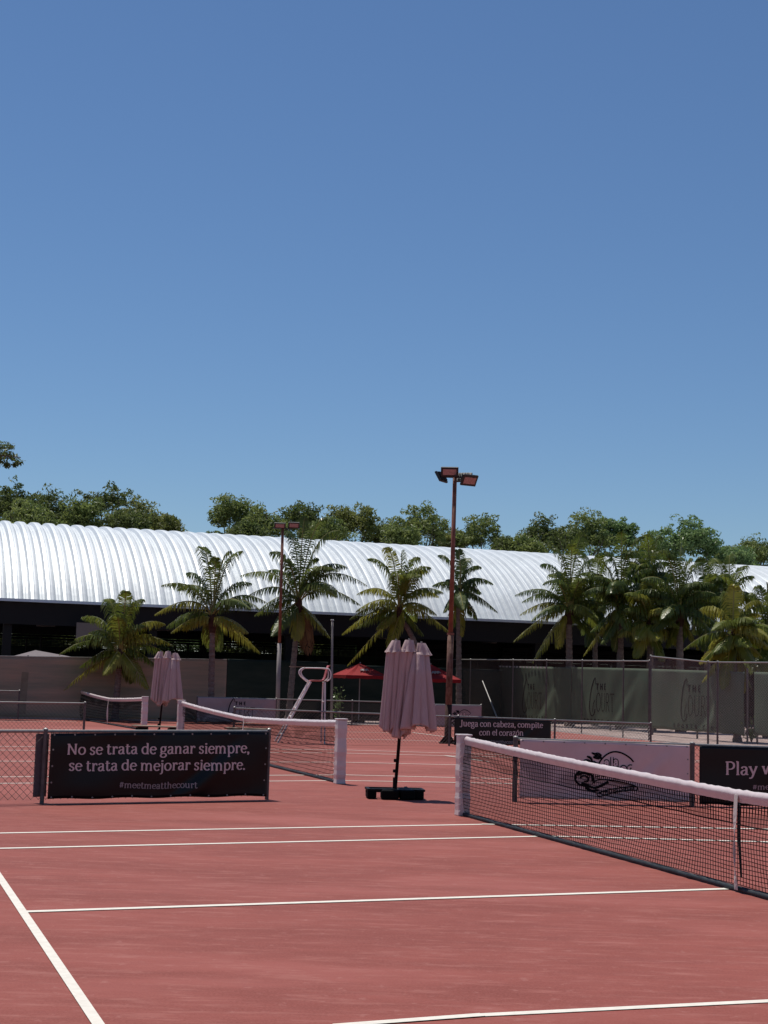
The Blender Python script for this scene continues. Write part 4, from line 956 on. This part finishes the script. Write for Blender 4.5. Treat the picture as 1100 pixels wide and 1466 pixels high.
palm(1012, 868, 43.0, 1014, [(1000, 800), (1032, 828), (985, 850), (1044, 872), (1020, 805), (992, 905), (1036, 915), (1010, 930)], 'palm crown crowded behind the last fence bay, fourth of the right group', 10, 8, tints=(2, 2, 0), trunk_r=.13)
palm(1050, 912, -20.95, 1056, [(1006, 975), (1092, 968), (1040, 848), (1076, 985), (1022, 940), (1106, 930), (1035, 985), (1052, 840), (1064, 990), (1090, 940)], 'low palm with pale arching fronds poking over the fence at right', 11, 4, tints=(0, 1), ll=.55, trunk_r=.1, plane='v')
palm(852, 876, 47.5, 853, [(830, 790), (875, 800), (815, 850), (900, 850), (840, 925), (880, 915), (860, 795), (810, 890)], 'rear palm filling the gap between the first and second of the right group', 13, 4, tints=(0, 2), ll=.6)
palm(930, 892, 41.5, 934, [(895, 850), (965, 855), (885, 905), (975, 925, 1), (910, 940, 1), (950, 945), (930, 830), (905, 925)], 'lower palm with arching bright fronds between the second and third of the right group', 14, 2, tints=(0, 0, 1), ll=.6)
palm(1045, 868, 44.5, 1046, [(1020, 800), (1070, 810), (1008, 850), (1085, 860), (1025, 915), (1070, 920), (1045, 795)], 'rear palm behind the low palm with pale arching fronds', 15, 4, tints=(2, 0), ll=.6)
palm(1098, 930, 36.0, 1100, [(1098, 836), (1074, 850), (1084, 840), (1112, 850), (1062, 885), (1126, 880), (1070, 915), (1108, 845)], 'upright broad palm cut off by the right edge', 12, 5, tints=(0, 0, 2), ll=.7, trunk_r=.13)

# ------------------------------------------------------------------ broadleaf trees beyond the hall
def tree(px, py, rx, ry, u, kind, label, seed, name='broadleaf_tree', dens=1.0, leaf=.20, airy=0.0, low=True, group='trees beyond the hall'):
    rnd = random.Random(seed); nr = np.random.RandomState(seed)
    c = onu(px, py, u); k = c[1] / F; rx, ry = rx * k * 1.10, ry * k * 1.08
    if low: c = c - Zv * ry * .5; ry *= 1.5
    b = np.array([c[0], c[1], 0.])
    root = thing(name, label, 'tree', b, group)
    m = MB(); forks = []
    th = c[2] - ry * .9
    tr = [b + np.array([0.15 * math.sin(3 * f + seed), .1 * math.cos(2 * f + seed), th * f]) for f in np.linspace(0, 1, 7)]
    m.tube(tr, [.20 - .10 * f for f in np.linspace(0, 1, 7)], 8)
    lim = []
    for i in range(9):
        a = rnd.uniform(0, 6.28); e = c + np.array([rx * .7 * math.cos(a), rx * .7 * math.sin(a), ry * rnd.uniform(-.2, .8)])
        md = (tr[-1] + e) / 2 + Zv * rnd.uniform(-.1, .3); m.tube([tr[-1] - Zv * .1, md, e], [.08, .045, .015], 5); lim.append(e)
    m.build('trunk', M['bark'], root)
    # clumps of leaves spread through the crown
    ncl = int((110 + 80 * (rx * ry) ** .6) * dens); V = []; Fc = []
    for q in range(ncl):
        d = nr.normal(size=3); d /= np.linalg.norm(d); rr_ = nr.uniform(.30, 1.0) ** .5
        if airy and nr.rand() < airy * .3: continue
        rad = 1 + .16 * math.sin(3 * math.atan2(d[1], d[0]) + seed) + .12 * math.sin(5 * d[2] * 2 + seed * 2)
        cc = c + d * rr_ * rad * np.array([rx, rx * .8, ry]) 
        if low and d[2] < 0.25 : cc[2] -= nr.uniform(0, 3.2)
        cr_ = nr.uniform(.22, .48) * (.8 if airy else 1); nl = int(nr.uniform(20, 38))
        for j in range(nl):
            e = nr.normal(size=3); e /= np.linalg.norm(e); p = cc + e * cr_ * nr.uniform(.4, 1.0) ** .6 * np.array([1.15, 1.15, .7])
            n1 = e + nr.normal(size=3) * .8; n1 /= np.linalg.norm(n1)
            a1 = np.cross(n1, nr.normal(size=3)); a1 /= np.linalg.norm(a1) + 1e-9; b1 = np.cross(n1, a1); l = leaf * nr.uniform(.6, 1.25); w_ = l * .42
            i0 = len(V); V += [p - a1 * l * .5, p + b1 * w_ * .5, p + a1 * l * .5 - n1 * l * .12, p - b1 * w_ * .5]; Fc.append((i0, i0 + 1, i0 + 2, i0 + 3))
    mm = MB(); mm.v = [tuple(map(float, v_)) for v_ in V]; mm.f = Fc; mm.build('crown', TREE[kind], root)
    return root
TR = [(45, 755, 40, 28, 73, 1, 'mid green tree low in front at the far left above the roof'), (178, 757, 34, 24, 73, 0, 'dark rounded tree squeezed below the open crowned tree'), (355, 768, 26, 18, 73, 0, 'small dark tree low right of the gap in the row'), (470, 766, 30, 24, 73, 1, 'mid green tree left of the yellow green tree'), (575, 775, 26, 18, 73, 1, 'small mid green tree low before the round dense tree'), (755, 788, 28, 18, 74, 1, 'small mid green tree low right of the dip'), (812, 783, 28, 22, 73, 0, 'dark tree low behind the first two palms of the right group'), (1052, 806, 30, 20, 74, 2, 'small fresh green tree low near the right edge'),
      (18, 737, 42, 42, 76, 0, 'dark dense tree at the left edge beyond the silver roof'), (72, 745, 38, 36, 79, 0, 'second dark tree from the left beyond the roof, round topped'),
      (120, 752, 30, 32, 74, 1, 'lower mid green tree in front of the open crowned tree at left'), (152, 726, 44, 30, 80, 0, 'tree with an open airy crown rising above its neighbours at left'),
      (200, 748, 34, 28, 75, 3, 'olive brown tree right of the open crowned tree'), (238, 758, 22, 17, 77, 3, 'smallest olive tree at the end of the left row before the gap'),
      (332, 741, 34, 34, 78, 1, 'airy tree first right of the gap in the row'), (376, 757, 30, 26, 75, 1, 'mid green tree left of the slim lamp post heads'),
      (430, 752, 34, 26, 78, 0, 'dark tree behind the slim lamp post heads'), (505, 753, 38, 30, 77, 3, 'yellow green tree left of the tall brown lamp post'),
      (603, 760, 38, 35, 76, 1, 'round dense tree touching the left side of the tall lamp post'), (690, 772, 34, 27, 78, 1, 'thin branched tree right of the tall lamp post'),
      (728, 787, 22, 16, 75, 0, 'low dark tree in the dip right of the tall lamp post'), (778, 775, 38, 30, 79, 0, 'leafy tree behind the first palm of the right group'),
      (840, 772, 32, 32, 76, 1, 'tree above the second palm of the right group'), (884, 772, 30, 28, 78, 2, 'bluish green tree between two palms of the right group'),
      (985, 782, 46, 36, 75, 2, 'large fresh green tree with big glossy leaves at right'), (938, 795, 26, 22, 79, 3, 'low olive tree left of the glossy leaved tree'),
      (1035, 805, 28, 20, 79, 1, 'low tree right of the glossy leaved tree'), (1078, 796, 34, 24, 76, 1, 'tree cut by the right edge above the roof end'),
      (455, 768, 28, 20, 80, 3, 'low olive tree between the slim lamp post and the yellow green tree'), (555, 770, 26, 22, 80, 0, 'low dark tree between the yellow green and round trees'), (648, 778, 24, 18, 80, 3, 'low tree hidden behind the shaft of the tall lamp post')]
for i, (px, py, rx, ry, u, k, lb) in enumerate(TR):
    tree(px, py, rx, ry, u, k, lb, 100 + i, dens=1.5 if i not in (3, 6, 11) else 1.0, airy=.6 if i in (3, 6, 11) else 0, leaf=.29 if k == 2 else .23)
# shrubs seen under the roof on the far side
for i, (px, lb) in enumerate(((30, 'dim shrub seen under the hall at the left edge'), (90, 'dim shrub seen under the hall behind the beige board'), (260, 'dim shrub seen under the hall left of the ringed palm'), (345, 'dim shrub seen under the hall right of the ringed palm'), (440, 'dim shrub seen under the hall behind the umpire chair'),
                              (500, 'dim shrub seen under the hall right of the white pole'), (640, 'dim shrub seen under the hall beside the tall lamp post'), (720, 'dim shrub seen under the hall right of the tall lamp post'), (560, 'dim shrub seen under the hall behind the bushy palm'))):
    tree(px, 925, 55, 24, 72, i % 3, lb, 300 + i, 'shrub', .7, .24, low=False, group='shrubs beyond the hall')
# tree at the left whose branch enters the frame
rnd = random.Random(3)
root = thing('broadleaf_tree', 'tree outside the left edge whose dark branch tip enters the sky', 'tree', (-17.5, 58, 0))
tip = at(30, 655, 55.); tk = np.array([-17.5, 58, 0.])
MB().tube([tk, tk + Zv * 4, tk + np.array([.4, -.3, 8.3]), at(-50, 650, 56.), at(0, 652, 55.), tip], [.28, .22, .14, .08, .04, .015], 8).build('trunk', M['bark'], root)
nr = np.random.RandomState(5); mm = MB()
for (x, y, r_) in ((0, 640, 10), (8, 650, 9), (3, 660, 9), (18, 655, 7), (27, 662, 5), (14, 640, 6), (-12, 645, 14), (-30, 640, 22), (-60, 620, 34), (22, 665, 4), (10, 667, 4), (-50, 660, 24)):
    cc = at(x, y, 55. + nr.uniform(-.4, .4)); q = r_ * 55 / F
    for j in range(int(14 + r_ * 8)):
        e = nr.normal(size=3); p = cc + e * q * .55 * np.array([1, 1, .7]); a1 = nr.normal(size=3); a1 /= np.linalg.norm(a1); b1 = np.cross(a1, nr.normal(size=3)); b1 /= np.linalg.norm(b1)
        mm.add([p - a1 * .09, p + b1 * .03, p + a1 * .09, p - b1 * .03], [(0, 1, 2, 3)])
mm.build('crown', TREE[0], root)
# ground level plants near the right edge
def plant(c, h, r_, label, kind, seed, name='shrub'):
    nr = np.random.RandomState(seed); root = thing(name, label, 'plant', c); mm = MB(); st = MB()
    for q in range(int(14 * r_ / .3)):
        th = nr.uniform(0, 6.28); e = c + np.array([math.cos(th) * r_ * nr.uniform(.2, 1), math.sin(th) * r_ * nr.uniform(.2, 1), h * nr.uniform(.3, 1)]); st.tube([c, (c + e) / 2 + Zv * .1, e], .008, 4)
        for j in range(9):
            p = c + (e - c) * nr.uniform(.4, 1) + nr.normal(size=3) * .06; a1 = nr.normal(size=3) + [0, 0, .3]; a1 /= np.linalg.norm(a1); b1 = np.cross(a1, nr.normal(size=3)); b1 /= np.linalg.norm(b1); l = nr.uniform(.1, .2)
            mm.add([p - a1 * l * .5, p + b1 * l * .22, p + a1 * l * .5, p - b1 * l * .22], [(0, 1, 2, 3)])
    st.build('stems', M['bark'], root); mm.build('foliage', TREE[kind], root); return root
c = onv(1076, 1055, VW - .3); c[2] = 0
plant(c, 1.1, .35, 'leafy green shrub in the gap between windscreens at right', 2, 7)
c = onu(484, 1010, 46.8); c[2] = 0
plant(c, 1.5, .3, 'pale leafy potted plant right of the white pole', 2, 8, 'potted_plant')
